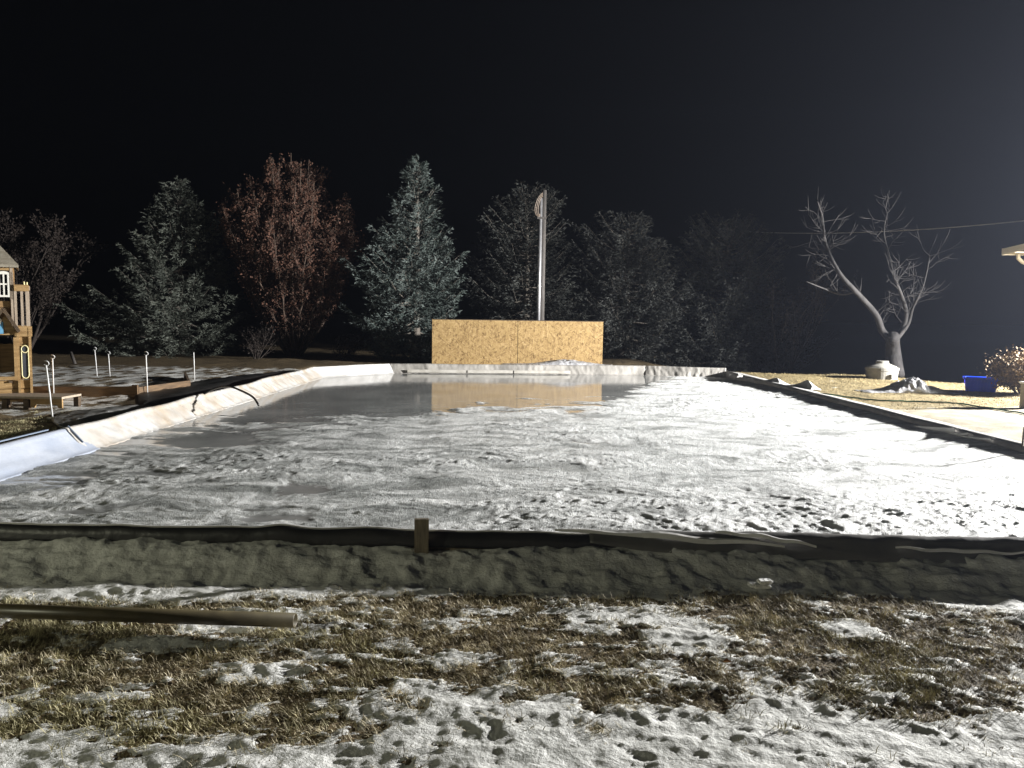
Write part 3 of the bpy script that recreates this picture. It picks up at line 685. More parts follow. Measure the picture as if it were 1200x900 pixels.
# overhead line: from the house eave away to the trees
A = PY(1225, 256, 20.6); B = PY(868, 271, 29.5)
pts = [A.lerp(B, u) - Vector((0, 0, .55 * 4 * u * (1 - u) * .35)) for u in [i / 24 for i in range(25)]]
mb = MB(); mb.tube(pts, .012, 6); tag(mb.build('overhead_cable', M['cable'], loc=tuple(A), smooth=True), 'thin pale cable strung high across the dark right side', 'cable')

# ------------------------------------------------------------------ trees
def leafcloud(P, D, L, W, r, spread=.7):
    """one thin leaf per point: P base, D twig direction"""
    n = len(P); rnd = r.normal(size=(n, 3)); d = D + rnd * spread; d /= np.linalg.norm(d, axis=1)[:, None] + 1e-9
    s = np.cross(d, r.normal(size=(n, 3))); s /= np.linalg.norm(s, axis=1)[:, None] + 1e-9
    l = L * r.uniform(.6, 1.3, n)[:, None]; w = W * r.uniform(.6, 1.3, n)[:, None]
    v = np.stack([P - s * w * .2, P + d * l * .45 + s * w / 2, P + d * l, P + d * l * .45 - s * w / 2], 1).reshape(-1, 3)
    f = np.arange(n)[:, None] * 4 + np.array([[0, 1, 2, 3]])
    return v, f
def spruce(loc, H, Rad, seed, m, label, needle=1.0, open_=0.0, low=.03, group='trees behind the rink', p=.85, L=.115, W=.024, name='spruce_tree', lean=0):
    r = np.random.default_rng(seed); rp = random.Random(seed); loc = Vector(loc)
    root = empty(name, loc, label, 'tree', group)
    mb = MB(); mb.tube([loc + Vector((0, 0, -.2)), loc + Vector((.03, 0, H * .5)), loc + Vector((lean, 0, H * .98))], [H * .022 + .02, H * .014, .012], 9)
    P = []; D = []; zlev = low * H; lobes = [(rp.uniform(0, 6.28), rp.uniform(.05, .9) * H, rp.uniform(.55, 1.3)) for _ in range(16)]
    while zlev < H * .985:
        tt = zlev / H; nb = 6 if tt < .8 else 5; a0_ = rp.uniform(0, 6.28)
        for k in range(nb):
            az = a0_ + 6.283 * k / nb + rp.uniform(-.3, .3)
            Lb = Rad * (.72 + .28 * min(1, tt / .16)) * (1 - tt) ** p * rp.uniform(.66, 1.12) + .10
            for la, lz, lw in lobes:
                q = math.exp(-((zlev - lz) / (H * .09)) ** 2) * max(0, math.cos(az - la)) ** 2; Lb *= 1 + (lw - 1) * q
            if rp.random() < open_: continue
            up = -.22 + .75 * tt + rp.uniform(-.12, .12)
            o = np.array([loc.x + lean * tt, loc.y, loc.z + zlev + rp.uniform(-.08, .08)]); h = np.array([math.cos(az), math.sin(az), 0]); side = np.array([-math.sin(az), math.cos(az), 0])
            def bp(u): return o + h * Lb * u + np.array([0, 0, 1]) * Lb * (up * u + .32 * u * u - .10 * math.sin(u * 3.1))
            mb.tube([Vector(bp(u)) for u in (0, .35, .7, .97)], [.012 + .012 * Lb, .010 + .006 * Lb, .008, .004], 4, cap=False)
            nt = max(4, int(Lb / .085))
            for j in range(nt):
                u = .22 + .78 * (j + rp.random()) / nt
                for sgn in (-1, 1):
                    tl = (Lb * .34 * (1.15 - u) + .14) * rp.uniform(.6, 1.2)
                    d0 = h * .75 + side * sgn * rp.uniform(.55, .95) + np.array([0, 0, rp.uniform(-.25, .35)]); d0 /= np.linalg.norm(d0)
                    b0 = bp(u); nn = max(3, int(tl / .016 * needle))
                    us = r.random(nn)[:, None]; P.append(b0 + d0 * tl * us + np.array([0, 0, -.12]) * tl * us ** 2 + r.normal(0, .012, (nn, 3))); D.append(np.repeat(d0[None], nn, 0))
            nn = max(4, int(Lb / .02 * needle)); us = .3 + .7 * r.random(nn)
            P.append(np.array([bp(q) for q in us])); D.append(np.repeat((h + np.array([0, 0, .3]))[None], nn, 0))
        zlev += H * .032 * rp.uniform(.8, 1.2) * (1.1 - .35 * tt)
    # leader
    nn = int(120 * needle); us = r.random(nn)[:, None]; P.append(np.array([loc.x + lean, loc.y, loc.z + H * .93]) + np.array([0, 0, H * .09]) * us); D.append(np.repeat(np.array([[0, 0, 1.]]), nn, 0))
    P = np.concatenate(P); D = np.concatenate(D)
    q = P - np.array(tuple(loc)); kn = fbm((q[:, 0] + q[:, 1] * .6) * 2.6, (q[:, 2] - q[:, 1] * .5) * 3.2, 3, seed) + .6 * perlin(q[:, 0] * 1.1 + 3 * q[:, 1], q[:, 2] * 1.6, seed + 2)
    kp = (kn > -.20 + r.normal(0, .07, len(P))) | (q[:, 2] > H * .9); P, D = P[kp], D[kp]
    mb.build('trunk', M['bark'], root, smooth=True)
    v, f = leafcloud(P, D, L, W, r, .42)
    npmesh('crown', v, f, m, root, smooth=False)
    return root, len(P)

def ground_at(px, y): 
    q = PY(px, 430, y); return Vector((q.x, y, gz(q.x, y)))
g = ground_at(212, 25.5); topz = PY(212, 212, 25.5).z
spruce(g, topz - g.z, 2.8, 21, M['needle_green'], 'full grey green spruce left of the rust brown tree', .8, .04, .02, p=.98, L=.12, W=.024)
g = ground_at(487, 24.5); topz = PY(487, 188, 24.5).z
spruce(g, topz - g.z, 2.4, 22, M['needle'], 'tall pointed blue grey spruce left of the backstop', .85, .05, .03, p=1.0, lean=.05, L=.125, W=.026)
g = ground_at(615, 27.5); topz = PY(612, 222, 27.5).z
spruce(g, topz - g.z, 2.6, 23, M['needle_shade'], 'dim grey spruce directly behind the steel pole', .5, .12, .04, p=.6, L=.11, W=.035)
g = ground_at(733, 28); topz = PY(733, 258, 28).z
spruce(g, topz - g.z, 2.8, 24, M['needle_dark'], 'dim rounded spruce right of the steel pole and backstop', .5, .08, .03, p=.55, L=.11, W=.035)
g = ground_at(850, 28.5); g.z -= .1; topz = PY(830, 262, 28.5).z
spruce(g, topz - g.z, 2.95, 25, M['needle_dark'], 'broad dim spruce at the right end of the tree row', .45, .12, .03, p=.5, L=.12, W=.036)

def woody(name, base, label, group, stems, m_wood, m_leaf, seed, leaves=True, depth=3, leafL=.07, leafW=.05, per=10, lz=.0, cat='tree', parts=('trunk', 'crown'), split=3, spread=.5, lift=.15, shrink=.62):
    r = np.random.default_rng(seed); rp = random.Random(seed); base = Vector(base)
    root = empty(name, base, label, cat, group); mb = MB(); P = []; D = []
    def grow(p, d, L, rad, lev):
        pts = [p]; q = p.copy(); dd = d.copy(); n = 5
        for i in range(n):
            dd = (dd + Vector((rp.gauss(0, .10), rp.gauss(0, .10), rp.gauss(0, .06) + lift * .12))).normalized(); q = q + dd * L / n; pts.append(q.copy())
        mb.tube(pts, [rad * (1 - .55 * i / n) for i in range(n + 1)], 7 if lev == 0 else 4, cap=False)
        if leaves and lev >= 1:
            for i in range(1, n + 1):
                if pts[i].z - base.z < lz: continue
                for _ in range(per): P.append(pts[i] + Vector((rp.gauss(0, .07), rp.gauss(0, .07), rp.gauss(0, .07)))); D.append(dd + Vector((0, 0, -.3)))
        if lev < depth:
            for i in range(split + (2 if lev == 0 else 0)):
                k = rp.randint(2 if lev else 1, n); 
                nd = (dd + Vector((rp.gauss(0, spread), rp.gauss(0, spread), rp.gauss(0, spread * .5) + lift))).normalized()
                grow(pts[k], nd, L * shrink * rp.uniform(.7, 1.15), rad * .5, lev + 1)
    for (d, L, rad) in stems: grow(base + Vector((d[0], d[1], 0)) * .12, Vector(d).normalized(), L, rad, 0)
    mb.build(parts[0], m_wood, root, smooth=True)
    if leaves:
        P = np.array([tuple(v) for v in P]); D = np.array([tuple(v) for v in D])
        v, f = leafcloud(P, D, leafL, leafW, r, .8); npmesh(parts[1], v, f, m_leaf, root, smooth=False)
    return root
def vase_tree(base, H, Rx, label, seed, m_leaf, nst=26, per=7, lz=.16, leafL=.08, leafW=.045):
    rp = random.Random(seed); r = np.random.default_rng(seed); base = Vector(base); root = empty('leafy_tree', base, label, 'tree', 'trees behind the rink')
    mb = MB(); P = []; D = []
    def curve(p0, c, p1, r0, r1, n=7, sides=5):
        pts = [p0 * (1 - u) ** 2 + c * 2 * u * (1 - u) + p1 * u * u + Vector((rp.gauss(0, .03), rp.gauss(0, .03), 0)) * (1 if 0 < u < 1 else 0) for u in [i / n for i in range(n + 1)]]
        mb.tube(pts, [r0 + (r1 - r0) * i / n for i in range(n + 1)], sides, cap=False); return pts
    def leaves(pts, k0, dens):
        for a_, b_ in zip(pts[k0:-1], pts[k0 + 1:]):
            for _ in range(dens):
                q = a_.lerp(b_, rp.random()) + Vector((rp.gauss(0, .05), rp.gauss(0, .05), rp.gauss(0, .05)))
                if q.z - base.z > lz * H * rp.uniform(.6, 1.6): P.append(q); D.append((b_ - a_).normalized() * .6 + Vector((0, 0, -.5)))
    for k in range(nst):
        a_ = 6.283 * k / nst * 3.1 + rp.uniform(-.3, .3); rad = Rx * math.sqrt(rp.uniform(.0, .95)); zt = H * (1 - .30 * (rad / Rx) ** 2.5) * rp.uniform(.72, 1.0)
        tip = base + Vector((math.cos(a_) * rad * .95, math.sin(a_) * rad * .95, zt)); st0 = base + Vector((math.cos(a_) * .16, math.sin(a_) * .16, 0))
        c = base + Vector((math.cos(a_) * rad * .62, math.sin(a_) * rad * .62, zt * .40))
        main = curve(st0, c, tip, .045, .012, 12, 6); leaves(main, 7, per)
        for j in range(2, 12):
            for _ in range(3):
                p0 = main[j]; az = rp.uniform(0, 6.283); L = rp.uniform(.35, .95) * (1.25 - j / 16); q = p0 + Vector((math.cos(az) * L * .5, math.sin(az) * L * .5, L * rp.uniform(.6, 1.0)))
                m2 = curve(p0, p0.lerp(q, .5) + Vector((math.cos(az), math.sin(az), 0)) * L * .18, q, .014, .005, 5, 4); leaves(m2, 1, per)
                for _2 in range(2):
                    p3 = m2[rp.randint(2, 4)]; az = rp.uniform(0, 6.283); L3 = rp.uniform(.15, .35); m3 = curve(p3, p3 + Vector((math.cos(az), math.sin(az), .8)) * L3 * .5, p3 + Vector((math.cos(az) * .8, math.sin(az) * .8, 1.1)) * L3, .007, .004, 3, 3); leaves(m3, 0, per // 2)
    mb.build('trunk', M['twig'], root, smooth=True); P = np.array([tuple(v) for v in P]); D = np.array([tuple(v) for v in D])
    v, f = leafcloud(P, D, leafL, leafW, r, .7); npmesh('crown', v, f, m_leaf, root, smooth=False); return root
rp = random.Random(5)
g = ground_at(345, 25.5); Ht = PY(345, 180, 25.5).z - g.z
vase_tree(g, Ht * 1.0, 2.45, 'rust brown multi stemmed tree keeping its dead leaves between two spruces', 31, M['rustleaf'], nst=64, per=8)
g = ground_at(30, 24)
st = [((rp.uniform(-.5, .5), rp.uniform(-.5, .5), 1), 2.4, .05) for k in range(9)]
woody('leafy_tree', g, 'dim brown leafy tree behind the wooden playhouse', 'trees behind the rink', st, M['darktwig'], M['dullleaf'], 33, depth=3, leafL=.09, leafW=.055, per=4, lz=.6, split=3, spread=.4, lift=.25, shrink=.55)
g = ground_at(915, 27)
st = [((rp.uniform(-.4, .5), rp.uniform(-.5, .5), 1), 2.6, .04) for k in range(6)]
woody('leafy_tree', (g.x, g.y, g.z), 'faint thin brown tree between the spruces and the bare tree', 'trees behind the rink', st, M['darktwig'], M['dullleaf'], 34, depth=3, leafL=.08, leafW=.05, per=2, lz=1.2, split=3, spread=.35, lift=.3, shrink=.6)
# dry shrub by the pillar
g = PZ(1192, 462, .37)
st = [((rp.uniform(-.8, .8), rp.uniform(-.8, .8), 1), rp.uniform(.32, .5), .012) for k in range(22)]
woody('dry_shrub', (g.x + .12, g.y, .37), 'twiggy shrub with curled tan leaves beside the cream pillar', None, st, M['twig'], M['tanleaf'], 35, depth=2, leafL=.05, leafW=.035, per=5, lz=.2, cat='shrub', parts=('stems', 'leaves'), split=4, spread=.45, lift=.15, shrink=.6)
# low weeds at the tree line
for i, (px, yy, lab) in enumerate(((405, 24.0, 'low brown weed clump between the rust brown tree and the blue grey spruce'), (300, 23.6, 'low brown weed clump in front of the grey green spruce'))):
    g = ground_at(px, yy); st = [((rp.uniform(-.9, .9), rp.uniform(-.9, .9), 1), rp.uniform(.4, .8), .012) for k in range(12)]
    woody('weed_clump', g, lab, 'weed clumps', st, M['darktwig'], M['dullleaf'], 40 + i, depth=1, leafL=.06, leafW=.03, per=3, cat='weeds', parts=('stems', 'leaves'), split=3, spread=.4)

# bare tree
YT = 20.6
base = PY(1050, 428, YT); root = empty('bare_tree', (base.x, YT, gz(base.x, YT)), 'bare forked tree with a pale leaning limb behind the concrete riser', 'tree', 'trees behind the rink')
def limb(mb, pxs, r0, r1, y=YT, n=8):
    pts = []
    for i, (px, py) in enumerate(pxs): pts.append(PY(px, py, y + .25 * math.sin(i * 1.3) + i * .05))
    # smooth through a Catmull-Rom curve
    out = []
    for i in range(len(pts) - 1):
        p0, p1, p2, p3 = pts[max(i - 1, 0)], pts[i], pts[i + 1], pts[min(i + 2, len(pts) - 1)]
        for k in range(4):
            u = k / 4; out.append(.5 * ((2 * p1) + (p2 - p0) * u + (2 * p0 - 5 * p1 + 4 * p2 - p3) * u * u + (3 * p1 - p0 - 3 * p2 + p3) * u ** 3))
    out.append(pts[-1]); m_ = len(out)
    mb.tube(out, [r0 + (r1 - r0) * (i / (m_ - 1)) for i in range(m_)], n, cap=True); return out
mb = MB(); limb(mb, [(1049, 440), (1047, 420), (1046, 404), (1047, 394)], .23, .15, n=14); mb.build('trunk', M['baredim'], root, smooth=True)
rp = random.Random(12)
def twigs(mb, pts, lo, L, n):
    for _ in range(n):
        p_ = pts[rp.randint(int(len(pts) * lo), len(pts) - 1)]; d = Vector((rp.uniform(-1, 1), rp.uniform(-.5, .5), rp.uniform(-.1, 1))).normalized(); q = [p_]
        for i in range(5): d = (d + Vector((rp.gauss(0, .22), rp.gauss(0, .15), rp.gauss(.05, .15)))).normalized(); q.append(q[-1] + d * L / 5 * rp.uniform(.7, 1.2))
        mb.tube(q, [.008, .006, .005, .004, .003, .002], 4, cap=False)
        for _2 in range(3):
            a_ = q[rp.randint(1, 4)]; d2 = (d + Vector((rp.gauss(0, .6), 0, rp.gauss(0, .5)))).normalized(); mb.tube([a_, a_ + d2 * L * .25, a_ + d2 * L * .42 + Vector((0, 0, .04))], [.007, .005, .003], 4, cap=False)
for k, (pxs, r0, r1, n) in enumerate((([(1047, 402), (1034, 388), (1026, 368), (1003, 342), (985, 322), (973, 300), (966, 278), (964, 255), (958, 236)], .10, .012, 30),
                                      ([(1047, 400), (1058, 385), (1062, 366), (1056, 345), (1048, 325), (1042, 300), (1036, 272), (1040, 250)], .07, .010, 30),
                                      ([(1052, 396), (1064, 380), (1070, 360), (1082, 335), (1090, 300)], .06, .009, 18), ([(1003, 342), (985, 345), (965, 338), (945, 330)], .04, .01, 3))):
    mb = MB(); o = limb(mb, pxs, r0, r1); twigs(mb, o, .2, .75, n); mb.build('limb', M['baredim'], root, smooth=True)

# ------------------------------------------------------------------ right lawn: riser, tub, pillar, hose, stake
p = PZ(1042, 443, .39); r_ = .56
root = empty('septic_riser', (p.x, p.y + r_ * .4, .36), 'round pale concrete riser with a raised lid at the foot of the bare tree', 'concrete riser')
c = (p.x, p.y + .4, .34); r_ = .37
mb = MB(); mb.lathe(c, [(r_ * .95, 0), (r_ * .97, .10), (r_, .20), (r_ * 1.03, .21), (r_ * 1.04, .28), (r_ * .9, .285)], 40); mb.build('ring', M['drum'], root)
mb = MB(); mb.lathe((c[0], c[1], c[2] + .28), [(r_ * .92, 0), (r_ * .88, .03), (r_ * .42, .10), (r_ * .40, .105), (r_ * .39, .15), (r_ * .36, .16)], 40); mb.build('lid', M['drum'], root)
mb = MB(); mb.box((c[0] + .1, c[1] - r_ - .02, c[2] + .09), (.12, .06, .10), bev=.01); mb.build('cleat', M['drum'], root)

p = PZ(1143, 459, .38); W_ = .60; D_ = .42; H_ = .27; cx, cy, cz = p.x + .24, p.y + .25, .37
root = empty('plastic_tub', (cx, cy, cz), 'blue ribbed plastic tub with dark lid rim standing on the lawn', 'tub')
mb = MB(); nseg = 8; rz = -.06
def tubring(w, d, z, n=6, rad=.06):
    out = []
    for (sx, sy, a0_) in ((1, 1, 0), (-1, 1, 90), (-1, -1, 180), (1, -1, 270)):
        for k in range(n): a_ = R(a0_ + 90 * k / (n - 1)); out.append((cx + sx * (w / 2 - rad) + rad * math.cos(a_), cy + sy * (d / 2 - rad) + rad * math.sin(a_), z))
    return out
rings = [tubring(W_ * .86, D_ * .86, cz), tubring(W_ * .97, D_ * .97, cz + H_), tubring(W_ * .93, D_ * .93, cz + H_), tubring(W_ * .83, D_ * .83, cz + .02)]
n = len(rings[0]); vs = [v for q in rings for v in q]; fs = [(i * n + k, i * n + (k + 1) % n, (i + 1) * n + (k + 1) % n, (i + 1) * n + k) for i in range(3) for k in range(n)] + [tuple(range(n - 1, -1, -1)), tuple(3 * n + k for k in range(n))]
mb.add(vs, fs)
for k in range(9):
    u = -.42 + .84 * k / 8; mb.bar((cx + u * W_ * .86, cy - D_ * .43 - .012, cz + .03), (cx + u * W_ * .93, cy - D_ * .48 - .012, cz + H_ - .05), .022, .02, up=(0, 1, 0))
mb.build('tub_body', M['blue'], root)
rr_ = [tubring(W_ * 1.03, D_ * 1.03, cz + H_ - .035), tubring(W_ * 1.05, D_ * 1.05, cz + H_ + .012), tubring(W_ * .95, D_ * .95, cz + H_ + .012)]
mb = MB(); mb.add([v for q in rr_ for v in q], [(i * n + k, i * n + (k + 1) % n, (i + 1) * n + (k + 1) % n, (i + 1) * n + k) for i in range(2) for k in range(n)]); mb.build('rim', M['blue'], root)

tb_ = root; RT = Matrix.Rotation(R(-27), 4, 'Z')
for c_ in tb_.children:
    for v in c_.data.vertices: v.co = RT @ v.co
p = PZ(1196, 477, .38); cx, cy = p.x + .31, p.y + .1
root = empty('garden_pillar', (cx, cy, .36), 'square cream stucco pillar at the right edge of the lawn', 'pillar')
pz = PY(1196, 450, p.y).z
mb = MB(); mb.box((cx, cy, (pz + .34) / 2), (.42, .2, pz - .34), bev=.008); mb.build('shaft', M['stucco'], root)
mb = MB(); mb.box((cx, cy, pz + .012), (.46, .24, .03), bev=.006); mb.build('cap', M['winwhite'], root)
mb = MB(); mb.lathe((cx - .13, cy - .02, pz + .028), [(.03, 0), (.055, .02), (.066, .06), (.05, .11), (.045, .115), (.04, .10), (.05, .06), (.03, .02)], 20)
tag(mb.build('white_pot', M['glassball'], loc=(cx - .13, cy - .02, pz + .028), smooth=True), 'small white pot standing on top of the cream pillar', 'pot')
pts = [PZ(px, py, .355) for px, py in ((905, 456), (960, 462), (1005, 467), (1040, 470), (1075, 471), (1110, 473), (1150, 478), (1200, 484), (1260, 493))]
mb = MB(); sm_ = []
for i in range(len(pts) - 1):
    for k in range(6): q = pts[i].lerp(pts[i + 1], k / 6); sm_.append(Vector((q.x, q.y, gz(q.x, q.y) + .018)))
mb.tube(sm_, .013, 7); tag(mb.build('garden_hose', M['hose'], loc=tuple(sm_[0]), smooth=True), 'dark green garden hose trailing across the lawn and slab', 'hose')
p = PZ(1193, 520, .40); mb = MB(); mb.box((p.x + .06, p.y, .42), (.045, .02, .34), rz=.6, ry=.08); tag(mb.build('grade_stake', M['post'], loc=(p.x + .06, p.y, .3)), 'short wooden stake at the outer side of the dark right wall', 'stake')

# ------------------------------------------------------------------ left yard: beds, stakes, hose, tarps
def plank(name, a, b, z0, h, th, m, root):
    mb = MB(); mb.bar((a[0], a[1], z0 + h / 2), (b[0], b[1], z0 + h / 2), th, h); return mb.build(name, m, root)
z = .33
q0 = PZ(-20, 465, z); q1 = PZ(160, 465, z); q2 = PZ(222, 456, z); 
root = empty('garden_bed', (q1.x, q1.y, z), 'long low brown plank garden bed filled with snow left of the rink', 'garden bed')
plank('side_board', q0, q1, z - .03, .20, .045, M['bedwood'], root); plank('side_board', (q1.x + .02, q1.y + .01), q2, z - .03, .19, .045, M['bedwood'], root)
q3 = PZ(150, 446, z); plank('side_board', (q2.x, q2.y), (q2.x - 1.0, q2.y + 2.2), z - .03, .17, .045, M['bedwood'], root)
mb = MB(); mb.box((q1.x, q1.y - .04, z + .08), (.09, .05, .24)); mb.build('corner_post', M['bedwood'], root)
# snow within the bed
def snowpatch(name, px, py, w, d, h, z, label, seed):
    c = PZ(px, py, z); return crumple(name, c.x, c.y, w, d, h, label, 'snow patch', M['snow'], seed, base=z)
STK = [(173, 462, 171, 416, .36, 0), (228, 444, 227, 413, .36, 1), (129, 441, 127, 415, .36, 0), (114, 441, 111, 410, .36, 0), (63, 463, 61.5, 420, .36, 0), (62, 490, 54, 428, .35, 0)]
LABS = ['white hooked stake standing before the angled corner of the plank garden bed', 'plain white stake without a hook nearest to the black tarp', 'short white hooked stake standing on the snow nearest the spruce, right of its twin', 'slightly tilted white stake next to its shorter twin in front of the dark trees',
        'upright white stake between the playhouse and the garden bed board', 'tilted white hooked stake standing in front of the low deck']
for (bx, by, tx, ty, zz, plain), lab in zip(STK, LABS):
    b_ = PZ(bx, by, zz); t_ = PY(tx, ty, b_.y - .1)
    root = empty('garden_stake', (b_.x, b_.y, zz), lab, 'stake', 'white garden stakes')
    mb = MB(); mb.tube([(b_.x, b_.y, zz - .05), b_.lerp(t_, .5), t_], .010, 7); mb.build('rod', M['pvc'], root, smooth=True)
    if not plain:
        hk = []
        for k in range(11):
            a_ = R(-60 + 260 * k / 10); hk.append(t_ + Vector((.036 * math.sin(a_), .01 * math.cos(a_), .026 - .03 * math.cos(a_))))
        mb = MB(); mb.tube(hk, .006, 6); mb.build('hook', M['pvc'], root, smooth=True)
    if by == 490:
        mb = MB(); mb.lathe((b_.x, b_.y, gz(b_.x, b_.y) - .005), [(.075, 0), (.07, .015), (.02, .02)], 20); mb.build('foot_plate', M['pvc'], root, smooth=True)
# poles and boards piled by the trees
def pole(a, b, r, m, label, name='fallen_pole'):
    mb = MB(); mb.tube([a, b], r, 7); tag(mb.build(name, m, loc=tuple(a), smooth=True), label, 'pole')
pole(PY(80, 430, 19.5), PY(149, 438, 18.9), .022, M['pvc'], 'long thin white pole leaning over the brush pile behind the stakes')
pole(PY(38, 436, 19.6), PY(92, 441, 19.0), .03, M['palewood'], 'grey wooden pole lying lower left in the brush pile')
pole(PY(30, 431, 20.2), PY(120, 434, 20.6), .025, M['palewood'], 'grey wooden pole lying across the back of the brush pile')
pole(PY(90, 432, 20.4), PY(83, 413, 20.6), .04, M['oldpole'], 'short dark post leaning up out of the brush pile')

def outline_mesh(name, fn, nu, nv, m, label, cat, loc):
    u, v = np.meshgrid(np.linspace(0, 1, nu), np.linspace(0, 1, nv)); X_, Y_, Z_ = fn(u, v)
    o = npmesh(name, np.stack([X_, Y_, Z_], -1).reshape(-1, 3), gridfaces(nu, nv), m, loc=loc); o.modifiers.new('t', 'SOLIDIFY').thickness = .004; return tag(o, label, cat)
# black tarp lying along the outside of the left wall
def blackfn(u, v):
    y = 10.6 + 8.0 * u; w = (.35 + .95 * sm(0, .35, u)) * (1 - .55 * sm(.7, 1, u)); x = -4.96 - .02 - v * w + fbm(u * 5, v * 2, 3, 301) * .06 * v
    return x, y, terrain(x, y) + .02 + .07 * (1 - v) + .03 * np.abs(fbm(u * 14, v * 3, 3, 303))
outline_mesh('black_tarp', blackfn, 110, 16, M['black'], 'black tarp spread on the ground outside the left rink wall', 'tarp', (-5.4, 14, .4))
def greyfn(u, v):
    y = 9.3 + 2.4 * u; x = -4.99 - v * (.25 + .75 * np.sin(np.pi * np.clip(u * .9 + .08, 0, 1))); h = .05 * np.sin(np.pi * u) * (1 - v) + .06 * np.abs(fbm(u * 5, v * 4, 3, 311)) * np.sin(np.pi * v)
    return x, y, terrain(x, y) + .03 + h
outline_mesh('grey_tarp', greyfn, 60, 26, mat('dull grey tarp', (.14, .14, .135), .5, (.22, .22, .21), 4, bump=.01, bscale=8), 'dull grey tarp heaped on the grass beside the left wall', 'tarp', (-5.4, 10.5, .4))
# black hose arching over the left wall
yA = 13.0; hp = [PY(232, 466, 12.2), PY(250, 456, 12.3), PY(268, 453, 12.2), PY(285, 459, 12.0), PY(297, 466, 11.7), PY(303, 475, 11.5)]
out = []
for i in range(len(hp) - 1):
    p0, p1, p2, p3 = hp[max(i - 1, 0)], hp[i], hp[i + 1], hp[min(i + 2, len(hp) - 1)]
    for k in range(6):
        u = k / 6; out.append(.5 * ((2 * p1) + (p2 - p0) * u + (2 * p0 - 5 * p1 + 4 * p2 - p3) * u * u + (3 * p1 - p0 - 3 * p2 + p3) * u ** 3))
out.append(hp[-1]); mb = MB(); mb.tube(out, .016, 8); tag(mb.build('black_hose', M['rubber'], loc=tuple(out[0]), smooth=True), 'black hose arching over the left wall onto the ice', 'hose')

# ------------------------------------------------------------------ playhouse
YH = 11.6
def hx(px): return PY(px, 430, YH).x
def hz(py, px=20): return PY(px, py, YH).z
xr = hx(37); xl = hx(-150)
root = empty('playhouse', ((xr + xl) / 2, YH + .8, .35), 'two storey cedar playhouse with a white arched window and railing', 'playhouse')
zb = hz(465); zm = hz(385); ztop = hz(312)
D_ = 1.5
def siding(mb, x0, x1, z0, z1, y, h=.11, holes=()):
    zc = z0
    while zc < z1 - .01:
        z2 = min(zc + h, z1); segs = [(x0, x1)]
        for (a_, b_, c_, d_) in holes:
            if z2 > c_ + .01 and zc < d_ - .01:
                ns = []
                for s0, s1 in segs:
                    if b_ <= s0 or a_ >= s1: ns.append((s0, s1)); continue
                    if a_ > s0: ns.append((s0, a_))
                    if b_ < s1: ns.append((b_, s1))
                segs = ns
        for s0, s1 in segs: mb.box(((s0 + s1) / 2, y, (zc + z2) / 2), (s1 - s0, .025, z2 - zc - .008), rx=-.05)
        zc = z2
# lower storey
op = (hx(-80), hx(17), hz(441), hz(399))
mb = MB(); siding(mb, xl, hx(36), zb, zm + .05, YH, .13, [op]); 
mb.build('front_wall', M['cedar'], root)
mb = MB(); mb.box((xr - .02, YH + D_ / 2, (zb + zm) / 2 + .02), (.03, D_, zm - zb + .05)); mb.build('side_wall', M['cedar_h'], root)
mb = MB()
for x_ in (hx(36.2), hx(22)): mb.box((x_, YH - .03, (zb + zm) / 2), (.04, .04, zm - zb + .04))
mb.box(((op[1] + xl) / 2 + .02, YH - .035, op[2] - .015), (op[1] - xl + .06, .05, .05)); mb.box(((xr + xl) / 2, YH - .035, zb + .02), (xr - xl, .05, .06))
mb.box((op[1] + .02, YH - .036, (op[2] + op[3]) / 2), (.05, .04, op[3] - op[2] + .1)); mb.build('corner_trim', M['cedar'], root)
mb = MB(); mb.box((hx(11.5), YH - .03, hz(446.5)), (.055, .02, .028)); mb.build('vent_slot', M['darkwood'], root)
mb = MB(); mb.box(((xr + xl) / 2, YH + D_ / 2, zb - .02), (xr - xl, D_, .05)); mb.build('floor', M['cedar'], root)
mb = MB(); mb.box(((xr + xl) / 2, YH + D_, (zb + zm) / 2), (xr - xl, .03, (zm - zb) * .45)); mb.build('back_wall', M['cedar_h'], root)
# chalkboard panel with cream rim
cxp = hx(29.5); pts = []; w2 = .052; zt_, zb_ = hz(404.5), hz(442.5)
cap = []
for k in range(13): a_ = math.pi * k / 12; cap.append((cxp + w2 * math.cos(a_), zt_ - w2 + w2 * math.sin(a_)))
for k in range(13): a_ = math.pi + math.pi * k / 12; cap.append((cxp + w2 * math.cos(a_), zb_ + w2 + w2 * math.sin(a_)))
mb = MB(); mb.prism(cap, YH - .045, YH - .03); ck = mb.build('chalkboard', M['chalk'], root)
mb = MB(); mb.tube([Vector((x_, YH - .05, z_)) for x_, z_ in cap + [cap[0]]], .009, 6)
mb.tube([Vector((cxp + w2 * math.cos(6.283 * k / 20), YH - .052, zt_ - w2 + w2 * math.sin(6.283 * k / 20))) for k in range(21)], .008, 6); mb.build('rim', M['cream'], ck, smooth=True)
